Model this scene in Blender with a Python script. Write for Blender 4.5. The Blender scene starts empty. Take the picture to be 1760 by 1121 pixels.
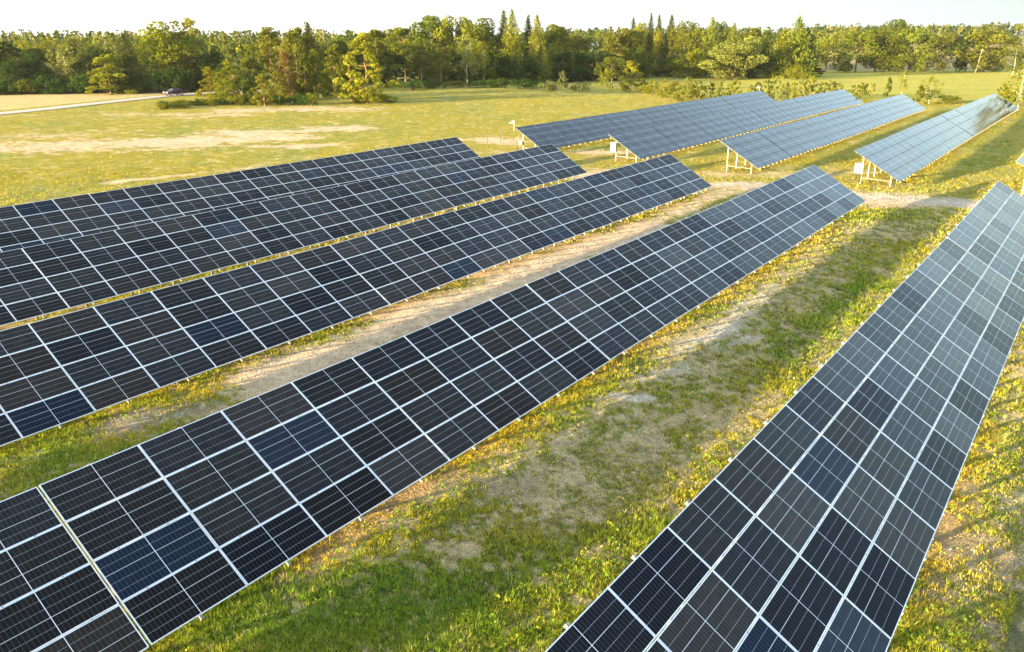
import bpy, bmesh, math, random
import numpy as np
from mathutils import Matrix, Vector

# ------------------------------------------------------------------ camera
SC = bpy.context.scene
PITCH, ROLL, FPX, CAMH = 0.348965, -0.003699, 1338.65, 10.784
cam_d = bpy.data.cameras.new('camera')
cam = bpy.data.objects.new('camera', cam_d)
SC.collection.objects.link(cam)
SC.camera = cam
cam_d.sensor_width = 36.0
cam_d.lens = FPX / 1760.0 * 36.0
cam_d.clip_start = 0.1
cam_d.clip_end = 12000
_cp, _sp, _cr, _sr = math.cos(PITCH), math.sin(PITCH), math.cos(ROLL), math.sin(ROLL)
_fw = Vector((0, _cp, -_sp)); _up0 = Vector((0, _sp, _cp)); _rt0 = Vector((1, 0, 0))
_rt = _rt0 * _cr + _up0 * _sr
_up = -_rt0 * _sr + _up0 * _cr
cam.matrix_world = Matrix(((_rt.x, _up.x, -_fw.x, 0), (_rt.y, _up.y, -_fw.y, 0),
                           (_rt.z, _up.z, -_fw.z, CAMH), (0, 0, 0, 1)))

# ------------------------------------------------------------------ light
SUN_EL = math.radians(7.2)
SUN_DIR = Vector((-0.900 * math.cos(SUN_EL), -0.435 * math.cos(SUN_EL), math.sin(SUN_EL))).normalized()
SUN_ROT = math.atan2(SUN_DIR.x, SUN_DIR.y)
world = bpy.data.worlds.new('World')
SC.world = world
world.use_nodes = True
wn = world.node_tree
wn.nodes.clear()
sky = wn.nodes.new('ShaderNodeTexSky')
sky.sky_type = 'NISHITA'
sky.sun_disc = False
sky.sun_elevation = SUN_EL
sky.sun_rotation = SUN_ROT % (2 * math.pi)
sky.altitude = 0
sky.air_density = 1.0
sky.dust_density = 0.6
sky.ozone_density = 1.0
bg = wn.nodes.new('ShaderNodeBackground')
bg.inputs[1].default_value = 0.15
wo = wn.nodes.new('ShaderNodeOutputWorld')
# thin bright veil of summer haze over the clear sky, densest at the horizon
def wmath(op, a, b=None, clamp=False):
    n = wn.nodes.new('ShaderNodeMath'); n.operation = op; n.use_clamp = clamp
    for i, v in enumerate((a, b)):
        if v is None: continue
        if isinstance(v, (int, float)): n.inputs[i].default_value = v
        else: wn.links.new(v, n.inputs[i])
    return n.outputs[0]
wtc = wn.nodes.new('ShaderNodeTexCoord')
wsep = wn.nodes.new('ShaderNodeSeparateXYZ'); wn.links.new(wtc.outputs['Generated'], wsep.inputs[0])
elev = wmath('MAXIMUM', wsep.outputs[2], 0.0)
veil = wmath('MULTIPLY_ADD', wmath('MULTIPLY', wmath('EXPONENT', wmath('MULTIPLY', elev, -5.0)), 1.3, True), 0.61)
wn.nodes[-1].inputs[2].default_value = 0.38
side = wmath('MULTIPLY_ADD', wsep.outputs[0], 0.9); wn.nodes[-1].inputs[2].default_value = 0.45; wn.nodes[-1].use_clamp = True
vc = wn.nodes.new('ShaderNodeMix'); vc.data_type = 'RGBA'
vc.inputs[6].default_value = (1.36, 1.32, 1.26, 1); vc.inputs[7].default_value = (0.56, 0.67, 0.68, 1)
wn.links.new(side, vc.inputs[0])
vm = wn.nodes.new('ShaderNodeMix'); vm.data_type = 'RGBA'
wn.links.new(veil, vm.inputs[0]); wn.links.new(sky.outputs[0], vm.inputs[6]); wn.links.new(vc.outputs[2], vm.inputs[7])
wn.links.new(vm.outputs[2], bg.inputs[0])
wn.links.new(bg.outputs[0], wo.inputs[0])

sun_d = bpy.data.lights.new('sun', 'SUN')
sun_d.energy = 3.1
sun_d.angle = math.radians(0.55)
sun_d.color = (1.0, 0.76, 0.41)
sun = bpy.data.objects.new('sun', sun_d)
SC.collection.objects.link(sun)
sun.rotation_euler = SUN_DIR.to_track_quat('Z', 'Y').to_euler()

vs = SC.view_settings
vs.view_transform = 'Standard'
vs.look = 'None'
vs.gamma = 1.0
vs.use_curve_mapping = False
vs.exposure = 3.05
SC.cycles.max_bounces = 6
SC.cycles.diffuse_bounces = 3
SC.cycles.glossy_bounces = 3
SC.cycles.transmission_bounces = 2
SC.cycles.transparent_max_bounces = 4
SC.cycles.volume_bounces = 0

# ------------------------------------------------------------------ helpers
RND = random.Random(7)
MAIN = bpy.data.collections.new('scene'); SC.collection.children.link(MAIN)
LINK = MAIN.objects.link
AZ_U = (0.60368337, 0.79722418)
AZ_N = (0.79722418, -0.60368337)
TILT = 0.5226

def smooth_clip(v, lo, hi, w):
    m = 0.5 * (lo + hi); h = 0.5 * (hi - lo)
    return m + h * np.tanh((v - m) / h) if w else np.clip(v, lo, hi)

def sstep(a, b, v):
    t = np.clip((v - a) / (b - a), 0, 1)
    return t * t * (3 - 2 * t)

def ground_base(x, y):
    x = np.asarray(x, float); y = np.asarray(y, float)
    a = x * AZ_U[0] + y * AZ_U[1]
    b = x * AZ_N[0] + y * AZ_N[1]
    a2 = np.where(a < 130, a, 130 + 40 * np.tanh((a - 130) / 40.0))
    a2 = np.maximum(a2, -30)
    b2 = np.where(b < -60, -60 + 30 * np.tanh((b + 60) / 30.0), b)
    b2 = np.where(b2 > 20, 20 + 30 * np.tanh((b2 - 20) / 30.0), b2)
    z = -0.049 + 0.00661 * a2 + 0.00752 * (b2 + 1.8)
    r = np.hypot(x, y)
    rise = 15.0 * sstep(330, 900, r) * sstep(0.22, 0.5, x / np.maximum(y, 1.0))
    return z + rise

def hash2(ix, iy, seed):
    h = (ix.astype(np.int64) * 374761393 + iy.astype(np.int64) * 668265263 + seed * 1442695041) & 0xffffffff
    h = ((h ^ (h >> 13)) * 1274126177) & 0xffffffff
    h = h ^ (h >> 16)
    return (h & 0xffffff) / float(0xffffff)

def vnoise(x, y, seed=0):
    x = np.asarray(x, float); y = np.asarray(y, float)
    ix = np.floor(x); iy = np.floor(y); fx = x - ix; fy = y - iy
    fx = fx * fx * (3 - 2 * fx); fy = fy * fy * (3 - 2 * fy)
    ix = ix.astype(np.int64); iy = iy.astype(np.int64)
    a = hash2(ix, iy, seed); b = hash2(ix + 1, iy, seed); c = hash2(ix, iy + 1, seed); d = hash2(ix + 1, iy + 1, seed)
    return (a * (1 - fx) + b * fx) * (1 - fy) + (c * (1 - fx) + d * fx) * fy

def fbm(x, y, s, seed=0, oct=4):
    v = 0; amp = 1; tot = 0; f = 1.0 / s
    for k in range(oct):
        v = v + amp * vnoise(x * f + 17.3 * k, y * f - 9.1 * k, seed + k * 31)
        tot += amp; amp *= 0.55; f *= 2.03
    return v / tot

def px_dir(px, py):
    a = (px - 880) / FPX; b = -(py - 560.5) / FPX
    xx = a * _cr - b * _sr; up = a * _sr + b * _cr
    return np.array([xx, _cp + up * _sp, -_sp + up * _cp])

def at(px, py):
    """the place on the ground that shows at this spot of the photograph"""
    d = px_dir(px, py)
    z = 0.0
    for _ in range(12):
        t = (z - CAMH) / d[2]
        x, y = d[0] * t, d[1] * t
        z = float(ground_base(x, y))
    return x, y

def at_dist(px, dist):
    d = px_dir(px, 74)
    k = dist / d[1]
    return d[0] * k, dist

def top_h(px, py, x, y):
    """height of something at x,y whose top shows at row py"""
    d = px_dir(px, py)
    z = CAMH + d[2] * y / d[1]
    return z - float(ground_base(x, y))

def new_mat(name):
    m = bpy.data.materials.new(name); m.use_nodes = True
    nt = m.node_tree
    return m, nt, nt.nodes['Principled BSDF']

def node(nt, t, **kw):
    n = nt.nodes.new(t)
    for k, v in kw.items(): setattr(n, k, v)
    return n

def math_n(nt, op, a, b=None, clamp=False):
    n = nt.nodes.new('ShaderNodeMath'); n.operation = op; n.use_clamp = clamp
    for i, v in enumerate((a, b)):
        if v is None: continue
        if isinstance(v, (int, float)): n.inputs[i].default_value = v
        else: nt.links.new(v, n.inputs[i])
    return n.outputs[0]

def mix_rgb(nt, fac, a, b, mode='MIX'):
    n = nt.nodes.new('ShaderNodeMix'); n.data_type = 'RGBA'; n.blend_type = mode
    for s, v in ((n.inputs[0], fac), (n.inputs[6], a), (n.inputs[7], b)):
        if isinstance(v, (int, float)): s.default_value = v
        elif isinstance(v, tuple): s.default_value = v if len(v) == 4 else (*v, 1)
        else: nt.links.new(v, s)
    return n.outputs[2]

def simple_mat(name, col, rough=0.6, metal=0.0, noise=0.12, scale=8.0, bump=0.0):
    m, nt, p = new_mat(name)
    tc = node(nt, 'ShaderNodeTexCoord')
    no = node(nt, 'ShaderNodeTexNoise'); no.inputs['Scale'].default_value = scale; no.inputs['Detail'].default_value = 4
    nt.links.new(tc.outputs['Object'], no.inputs['Vector'])
    k = math_n(nt, 'MULTIPLY_ADD', no.outputs[0], noise * 2); nt.nodes[-1].inputs[2].default_value = 1 - noise
    c = mix_rgb(nt, 1.0, (*col, 1), k, 'MULTIPLY')
    nt.links.new(c, p.inputs['Base Color'])
    p.inputs['Roughness'].default_value = rough
    p.inputs['Metallic'].default_value = metal
    if bump:
        b = node(nt, 'ShaderNodeBump'); b.inputs['Strength'].default_value = bump
        nt.links.new(no.outputs[0], b.inputs['Height']); nt.links.new(b.outputs[0], p.inputs['Normal'])
    return m

def tag(o, label=None, cat=None, group=None, kind=None):
    if label: o['label'] = label
    if cat: o['category'] = cat
    if group: o['group'] = group
    if kind: o['kind'] = kind
    return o

def empty(name, loc, rz=0.0):
    o = bpy.data.objects.new(name, None); o.location = loc; o.rotation_euler = (0, 0, rz)
    o.empty_display_size = 0.3
    LINK(o); return o

def link_mesh(name, me, parent=None, mat4=None):
    o = bpy.data.objects.new(name, me); LINK(o)
    if parent is not None: o.parent = parent
    if mat4 is not None: o.matrix_local = mat4
    return o

def np_mesh(name, verts, faces, mats, mat_idx=None, colors=None, smooth=False):
    """fast mesh from arrays; faces (F,k)"""
    verts = np.asarray(verts, np.float32); faces = np.asarray(faces, np.int32)
    me = bpy.data.meshes.new(name)
    F, k = faces.shape
    me.vertices.add(len(verts)); me.vertices.foreach_set('co', verts.ravel())
    me.loops.add(F * k); me.loops.foreach_set('vertex_index', faces.ravel())
    me.polygons.add(F)
    me.polygons.foreach_set('loop_start', np.arange(F, dtype=np.int32) * k)
    me.polygons.foreach_set('loop_total', np.full(F, k, np.int32))
    for m in mats: me.materials.append(m)
    if mat_idx is not None: me.polygons.foreach_set('material_index', np.asarray(mat_idx, np.int32))
    me.polygons.foreach_set('use_smooth', np.full(F, smooth))
    if colors is not None:
        ca = me.color_attributes.new('tint', 'FLOAT_COLOR', 'POINT')
        c4 = np.ones((len(verts), 4), np.float32); c4[:, :3] = colors
        ca.data.foreach_set('color', c4.ravel())
    me.update(calc_edges=True)
    return me

class MB:
    """collects boxes and prisms into one mesh"""
    def __init__(self): self.v = []; self.f = []; self.mi = []
    def box(self, x0, x1, y0, y1, z0, z1, mi=0):
        b = len(self.v)
        self.v += [(x0,y0,z0),(x1,y0,z0),(x1,y1,z0),(x0,y1,z0),(x0,y0,z1),(x1,y0,z1),(x1,y1,z1),(x0,y1,z1)]
        for q in ((0,3,2,1),(4,5,6,7),(0,1,5,4),(1,2,6,5),(2,3,7,6),(3,0,4,7)):
            self.f.append(tuple(b + i for i in q)); self.mi.append(mi)
    def tube(self, p0, p1, r0, r1, n=6, mi=0, cap=True):
        p0 = Vector(p0); p1 = Vector(p1); d = (p1 - p0).normalized()
        a = d.orthogonal().normalized(); c = d.cross(a)
        b = len(self.v)
        for p, r in ((p0, r0), (p1, r1)):
            for i in range(n):
                t = 2 * math.pi * i / n
                self.v.append(tuple(p + a * (math.cos(t) * r) + c * (math.sin(t) * r)))
        for i in range(n):
            j = (i + 1) % n
            self.f.append((b + i, b + j, b + n + j, b + n + i)); self.mi.append(mi)
        if cap:
            self.f.append(tuple(b + n + i for i in range(n))); self.mi.append(mi)
            self.f.append(tuple(b + n - 1 - i for i in range(n))); self.mi.append(mi)
    def face(self, pts, mi=0):
        b = len(self.v); self.v += [tuple(p) for p in pts]
        self.f.append(tuple(range(b, b + len(pts)))); self.mi.append(mi)
    def mesh(self, name, mats, smooth=False):
        me = bpy.data.meshes.new(name); me.from_pydata(self.v, [], self.f)
        for m in mats: me.materials.append(m)
        me.polygons.foreach_set('material_index', self.mi)
        if smooth: me.polygons.foreach_set('use_smooth', [True] * len(self.f))
        me.update(); return me

# ------------------------------------------------------------------ ground sheet
C_GREEN = np.array((0.21, 0.22, 0.040)); C_LUSH = np.array((0.12, 0.15, 0.032))
C_OLIVE = np.array((0.285, 0.235, 0.026)); C_STRAW = np.array((0.50, 0.40, 0.21))
C_SAND = np.array((0.55, 0.395, 0.245)); C_SOIL = np.array((0.22, 0.165, 0.105)); C_SUNLIT = np.array((0.42, 0.26, 0.07))  # last one: warm tone for the painted sunlit strips
C_FIELD = np.array((0.37, 0.33, 0.055)); C_WHEAT = np.array((0.47, 0.36, 0.15)); C_GRAVEL = np.array((0.50, 0.43, 0.34))

def capsule(x, y, p, q, w):
    ax, ay = p; bx, by = q
    dx, dy = bx - ax, by - ay
    t = np.clip(((x - ax) * dx + (y - ay) * dy) / (dx * dx + dy * dy + 1e-9), 0, 1)
    d = np.hypot(x - ax - t * dx, y - ay - t * dy)
    return d / w

# (pixel a, pixel b, half-width m, strength)
SAND = [((470,650),(820,500),1.9,1.25),((820,500),(1120,392),2.1,1.25),((930,300),(1090,300),3.2,0.95),((1010,262),(1090,262),2.6,0.9),
        ((690,262),(890,262),1.6,0.6),((820,239),(885,244),3.6,0.95),((690,292),(760,285),1.6,0.5),
        ((-60,254),(330,248),6.5,0.85),((250,246),(450,236),7.0,1.1),((400,230),(590,221),5.0,1.0),((400,250),(470,252),1.5,0.8),
        ((500,251),(548,250),2.6,1.15),((200,196),(320,198),4,0.6),((330,202),(420,197),3.2,0.7),((400,190),(590,188),6.5,0.8),((590,188),(650,186),1.5,0.6),
        ((190,314),(300,302),1.1,0.9),((300,302),(440,288),1.0,0.6),((0,233),(160,232),6.0,0.5),((440,285),(520,272),0.9,0.5),
        ((1190,318),(1310,322),2.3,0.75),((1250,300),(1340,300),2.2,0.45),((1500,345),(1660,350),1.7,1.0),((1460,332),(1560,340),1.5,0.8),((1120,385),(1260,318),1.2,0.55),
        ((430,188),(300,190),1.0,0.4),((1300,285),(1500,300),2.5,0.35)]
GRAVEL = [((1500,338),(1680,352),1.5,1.0),((1240,318),(1300,316),1.2,0.8),((1060,682),(1110,684),0.35,1.0),((1170,600),(1260,560),0.7,0.9),((1250,560),(1330,490),0.6,0.6),((1230,600),(1290,580),0.6,0.7),
          ((230,722),(300,716),0.5,0.4),((1080,660),(1180,630),0.7,0.4)]
SOIL = [((200,735),(330,700),0.9,0.8),((620,900),(760,830),0.8,0.7),((760,830),(900,840),0.7,0.5),((1600,900),(1700,960),0.8,0.5),((500,1000),(640,880),0.4,0.6),
        ((980,262),(1020,262),1.2,0.8),((460,620),(560,600),0.6,0.5),((700,480),(640,530),0.5,0.4),((1590,1010),(1700,1080),0.7,0.5)]
STRAW = [((1000,850),(1080,800),2.0,1.0),((900,800),(1000,760),1.3,0.6),((1150,620),(1280,560),2.0,0.6),((1300,520),(1400,430),2.2,0.6),((1450,420),(1560,390),2.5,0.6),((1060,700),(1200,740),1.4,0.4),
         ((1690,700),(1720,900),1.2,0.6),((1680,880),(1640,1000),1.0,0.5),((0,200),(300,200),5.0,0.3),((330,660),(450,610),1.2,0.5),((1370,300),(1480,310),3.0,0.6)]
LUSH = [((380,1060),(900,1030),1.8,1.0),((1340,600),(1490,500),1.1,0.8),((1180,670),(1260,660),0.9,0.5),((1430,380),(1560,370),1.6,0.6),((1450,520),(1500,480),1.2,0.9),
        ((0,700),(140,800),1.4,0.7),((1560,1100),(1640,1060),0.8,0.5),((1560,250),(1750,250),6.0,0.9),((520,560),(560,545),0.5,0.6),((1060,930),(1150,900),0.7,0.7),((960,720),(1080,640),0.8,0.4)]
SUNLIT = [((560,950),(900,730),0.75,0.9),((640,525),(960,395),0.35,0.9),((960,690),(1150,560),0.6,0.6),((1150,560),(1440,395),0.6,0.5),((180,760),(420,640),0.7,0.7),((740,462),(600,520),0.3,0.9),((1560,1040),(1700,740),0.6,0.7)]  # sunlit strips along the low table edges, painted into ground and grass colour
def _w(L): return [(at(*a), at(*b), w, s) for a, b, w, s in L]
SAND, GRAVEL, SOIL, STRAW, LUSH, SUNLIT = map(_w, (SAND, GRAVEL, SOIL, STRAW, LUSH, SUNLIT))

def masks(x, y):
    wob = (fbm(x, y, 1.7, 5, 4) - 0.5) * 1.5 + (fbm(x, y, 0.35, 9, 2) - 0.5) * 0.7
    stretch = (fbm(x * 0.35, y, 2.2, 12, 4) - 0.5) * 2.2
    def m(L, far=False):
        o = np.zeros_like(x)
        for a, b, w, s in L:
            c = capsule(x, y, a, b, w)
            v = s * np.clip(1.25 - c + wob * 0.9 + (stretch * 0.6 if w > 1.5 else 0), 0, 1)
            o = np.maximum(o, v * (c < 2.2))
        return o
    return dict(sand=m(SAND), gravel=m(GRAVEL), soil=m(SOIL), straw=m(STRAW), lush=m(LUSH), rust_or_sunlit=m(SUNLIT))

def poly_mask(x, y, pts):
    inside = np.zeros(x.shape, bool); n = len(pts)
    for i in range(n):
        x0, y0 = pts[i]; x1, y1 = pts[(i + 1) % n]
        c = ((y0 > y) != (y1 > y)) & (x < (x1 - x0) * (y - y0) / (y1 - y0 + 1e-12) + x0)
        inside ^= c
    return inside
ROADPX = [(-260,216),(-120,206),(0,196),(80,188),(160,179),(220,172.5),(280,166),(340,161.5),(400,158),(470,155)]
ROADW = [at(*p) for p in ROADPX]
WHEAT_POLY = [at(-300,208),at(0,190),(at(150,175)),at(235,167),at(300,160),at(300,155.5),at(220,156),at(0,163),at(-300,172)]
FIELD_POLY = [at(1290,170),at(1420,176),at(1520,171),at(1620,172),at(1800,175),at(2100,170),at(2100,113),at(1700,118),at(1500,120),at(1400,121),at(1290,136),at(1150,152),at(1150,160)]

C_DRY = np.array((0.43, 0.33, 0.17))
def gpatch(x, y, m):
    """0 bare .. 1 covered with green tufts"""
    k = 0.52 * fbm(x, y, 0.42, 201, 4) + 0.48 * fbm(x, y, 0.14, 208, 2) + 0.42 * (fbm(x, y, 3.5, 202, 3) - 0.5) + 0.11 * m['lush'] - 0.07 * m['straw'] - 0.25 * m['soil'] - 0.45 * m['sand'] - 0.22 * m['gravel'] + 0.04
    return sstep(0.40, 0.60, k)

def ground_color(x, y, m):
    r = np.hypot(x, y)
    n1 = fbm(x, y, 6.0, 1, 4); n2 = fbm(x, y, 0.9, 2, 4); n3 = fbm(x, y, 0.22, 3, 3)
    far = sstep(45, 85, y + 0.3 * np.abs(x)) * (1 - sstep(0.45, 0.6, x / np.maximum(y, 1)) * 0.5)
    g = C_GREEN + (C_OLIVE - C_GREEN) * np.clip(0.32 + 0.5 * far + (n1 - 0.5) * 3.2 + (n2 - 0.5) * 2.6, 0, 1)[..., None]
    str_ = np.clip((n2 - 0.58) * 3 + (n3 - 0.5) * 1.5, 0, 0.6)
    g = g + (C_STRAW - g) * (str_ * (0.5 + 0.4 * far))[..., None]
    def blend(g, c, k): return g + (c - g) * np.clip(k, 0, 1)[..., None]
    near = 1 - sstep(45, 85, r)
    v = gpatch(x, y, m)
    dry = C_DRY * (0.55 + 0.9 * n3)[..., None] * (1 + 0.25 * (n1 - 0.5))[..., None]
    grn = (C_GREEN + (C_LUSH - C_GREEN) * np.clip(m['lush'] + n2 * 0.6, 0, 1)[..., None]) * (0.30 + 0.55 * n3)[..., None]
    gn = dry + (grn - dry) * v[..., None]
    g = blend(g, gn, near)
    g = blend(g, C_STRAW * 0.85, m['straw'] * (0.25 + 0.5 * n3) * (1 - 0.6 * v))
    g = blend(g, C_SOIL * 0.8, np.clip((n3 - 0.56) * 4, 0, 1) * (r < 45) * 0.7)
    g = blend(g, C_SUNLIT, m['rust_or_sunlit'] * (0.1 + 1.1 * n3))  # low sun passing under the tables, put into the ground colour
    g = blend(g, C_SOIL, m['soil'])
    sandc = C_SAND * (0.62 + 0.7 * n3)[..., None]
    g = blend(g, sandc, sstep(0.2, 0.9, m['sand'] + (n2 - 0.5) * 1.1 + (n3 - 0.5) * 0.4))
    g = blend(g, C_GRAVEL * (0.5 + 0.9 * fbm(x, y, 0.12, 44, 2))[..., None], 0.8 * sstep(0.3, 0.95, m['gravel'] + (n3 - 0.5) * 1.3 + (n2 - 0.5) * 0.8))
    f = poly_mask(x, y, FIELD_POLY)
    rows_ = 0.5 + 0.5 * np.sin((x * 0.2 - y * 0.98) * 1.4 + 4 * n1)
    fc = C_FIELD * (0.85 + 0.2 * rows_ + 0.3 * (n1 - 0.5))[..., None]
    g = np.where(f[..., None], fc, g)
    w = poly_mask(x, y, WHEAT_POLY)
    g = np.where(w[..., None], C_WHEAT * (0.8 + 0.4 * n2)[..., None], g)
    # beyond the tree line: pale stubble fields on the right, forest floor elsewhere
    az = x / np.maximum(y, 1)
    fr = sstep(300, 315, y) * sstep(0.27, 0.33, az)
    g = blend(g, C_WHEAT * (0.45 + 0.25 * n1)[..., None], fr * sstep(0.35, 0.55, fbm(x, y, 160, 71, 2) + 0.1))
    g = blend(g, C_GREEN * 0.6, sstep(230, 300, y) * (1 - sstep(0.22, 0.3, az)))
    return np.clip(g, 0.005, 0.8)

def bumps(x, y):
    r = np.hypot(x, y)
    return (fbm(x, y, 2.5, 21, 3) - 0.5) * 0.10 * (r < 400) + (fbm(x, y, 0.5, 22, 3) - 0.5) * 0.07 * (1 - sstep(40, 90, r))

def build_ground():
    rad = [2.5]
    while rad[-1] < 2500: rad.append(rad[-1] * (1.0078 if rad[-1] < 350 else 1.03))
    rad = np.array(rad)
    ang = np.concatenate([np.arange(-180, -50, 5.0), np.arange(-50, 50, 0.2), np.arange(50, 180, 5.0)])
    ang = np.radians(ang)
    A, R = np.meshgrid(ang, rad)
    X = np.sin(A) * R; Y = np.cos(A) * R
    m = masks(X, Y)
    col = ground_color(X, Y, m)
    Z = ground_base(X, Y) + bumps(X, Y)
    nr, na = X.shape
    V = np.column_stack([X.ravel(), Y.ravel(), Z.ravel()])
    V = np.vstack([V, [[0, 0, float(ground_base(0, 0))]]])
    idx = np.arange(nr * na).reshape(nr, na)
    nx = np.roll(idx, -1, axis=1)
    F = np.stack([idx[:-1], nx[:-1], nx[1:], idx[1:]], -1).reshape(-1, 4)[:, ::-1]
    cap = np.stack([idx[0], np.full(na, nr * na), np.full(na, nr * na), nx[0]], -1)
    C = np.vstack([col.reshape(-1, 3), [C_GREEN]])
    me = np_mesh('ground', V, F, [M['ground']], colors=C, smooth=True)
    o = link_mesh('ground', me); tag(o, kind='structure')
    bm = bmesh.new()
    return o

M = {}
def make_ground_mat():
    m, nt, p = new_mat('ground_material')
    at_ = node(nt, 'ShaderNodeAttribute'); at_.attribute_name = 'tint'
    tc = node(nt, 'ShaderNodeTexCoord')
    n1 = node(nt, 'ShaderNodeTexNoise'); n1.inputs['Scale'].default_value = 9.0; n1.inputs['Detail'].default_value = 6; n1.inputs['Roughness'].default_value = 0.7
    n3 = node(nt, 'ShaderNodeTexNoise'); n3.inputs['Scale'].default_value = 38.0; n3.inputs['Detail'].default_value = 3; nt.links.new(tc.outputs['Object'], n3.inputs['Vector'])
    n2 = node(nt, 'ShaderNodeTexNoise'); n2.inputs['Scale'].default_value = 1.3; n2.inputs['Detail'].default_value = 5
    vo = node(nt, 'ShaderNodeTexVoronoi'); vo.inputs['Scale'].default_value = 14.0
    for n in (n1, n2, vo): nt.links.new(tc.outputs['Object'], n.inputs['Vector'])
    a = math_n(nt, 'MULTIPLY_ADD', n1.outputs[0], 1.5); nt.nodes[-1].inputs[2].default_value = 0.25
    b = math_n(nt, 'MULTIPLY_ADD', n2.outputs[0], 0.6); nt.nodes[-1].inputs[2].default_value = 0.7
    d_ = math_n(nt, 'MULTIPLY_ADD', n3.outputs[0], 3.4); nt.nodes[-1].inputs[2].default_value = -0.7
    k = math_n(nt, 'MULTIPLY', math_n(nt, 'MULTIPLY', a, b), d_)
    c = mix_rgb(nt, 1.0, at_.outputs['Color'], k, 'MULTIPLY')
    nt.links.new(c, p.inputs['Base Color'])
    p.inputs['Roughness'].default_value = 0.95
    p.inputs['Specular IOR Level'].default_value = 0.1
    h = math_n(nt, 'MULTIPLY_ADD', vo.outputs[0], 0.5)
    nt.links.new(n1.outputs[0], nt.nodes[-1].inputs[2])
    bp = node(nt, 'ShaderNodeBump'); bp.inputs['Strength'].default_value = 1.0; bp.inputs['Distance'].default_value = 0.09
    nt.links.new(h, bp.inputs['Height']); nt.links.new(bp.outputs[0], p.inputs['Normal'])
    M['ground'] = m
make_ground_mat()
build_ground()

# gravel road on the left
M['road'] = simple_mat('road_gravel', (0.40, 0.36, 0.29), 0.95, 0, 0.2, 1.5, 0.3)
def strip(name, pts, w, lift, mat):
    P = []
    for i in range(len(pts) - 1):
        a = Vector(pts[i]); b = Vector(pts[i + 1]); n = max(2, int((b - a).length / 2.5))
        for k in range(n): P.append(a.lerp(b, k / n))
    P.append(Vector(pts[-1]))
    vs_ = []; fs = []
    for i, p in enumerate(P):
        t = (P[min(i + 2, len(P) - 1)] - P[max(i - 2, 0)]).normalized(); nrm = Vector((-t.y, t.x))
        for s in (-1, -0.5, 0, 0.5, 1):
            q = p + nrm * (w * s)
            vs_.append((q.x, q.y, float(ground_base(q.x, q.y)) + lift - 0.03 * s * s))
        if i:
            for k in range(4):
                b = (i - 1) * 5 + k
                fs.append((b, b + 5, b + 6, b + 1))
    me = bpy.data.meshes.new(name); me.from_pydata(vs_, [], fs); me.materials.append(mat); me.update()
    o = link_mesh(name, me); tag(o, kind='structure'); return o
strip('road', ROADW, 2.3, 0.12, M['road'])

# ------------------------------------------------------------------ solar tables
M['galv'] = simple_mat('galvanised_steel', (0.30, 0.29, 0.27), 0.5, 0.3, 0.15, 6.0)
M['alu'] = simple_mat('aluminium_frame', (0.80, 0.81, 0.84), 0.40, 0.2, 0.05, 4.0)
M['black_alu'] = simple_mat('black_anodised_frame', (0.05, 0.05, 0.055), 0.4, 0.5, 0.1, 4.0)
M['backsheet'] = simple_mat('white_backsheet', (0.70, 0.70, 0.68), 0.6, 0, 0.05, 3.0)
M['box'] = simple_mat('painted_box', (0.58, 0.57, 0.53), 0.5, 0, 0.06, 3.0)

def band(nt, coord, centre, half, soft):
    d = math_n(nt, 'ABSOLUTE', math_n(nt, 'SUBTRACT', coord, centre))
    v = math_n(nt, 'DIVIDE', math_n(nt, 'SUBTRACT', half, d), soft)
    return math_n(nt, 'ADD', v, 0.5, clamp=True)

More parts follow.
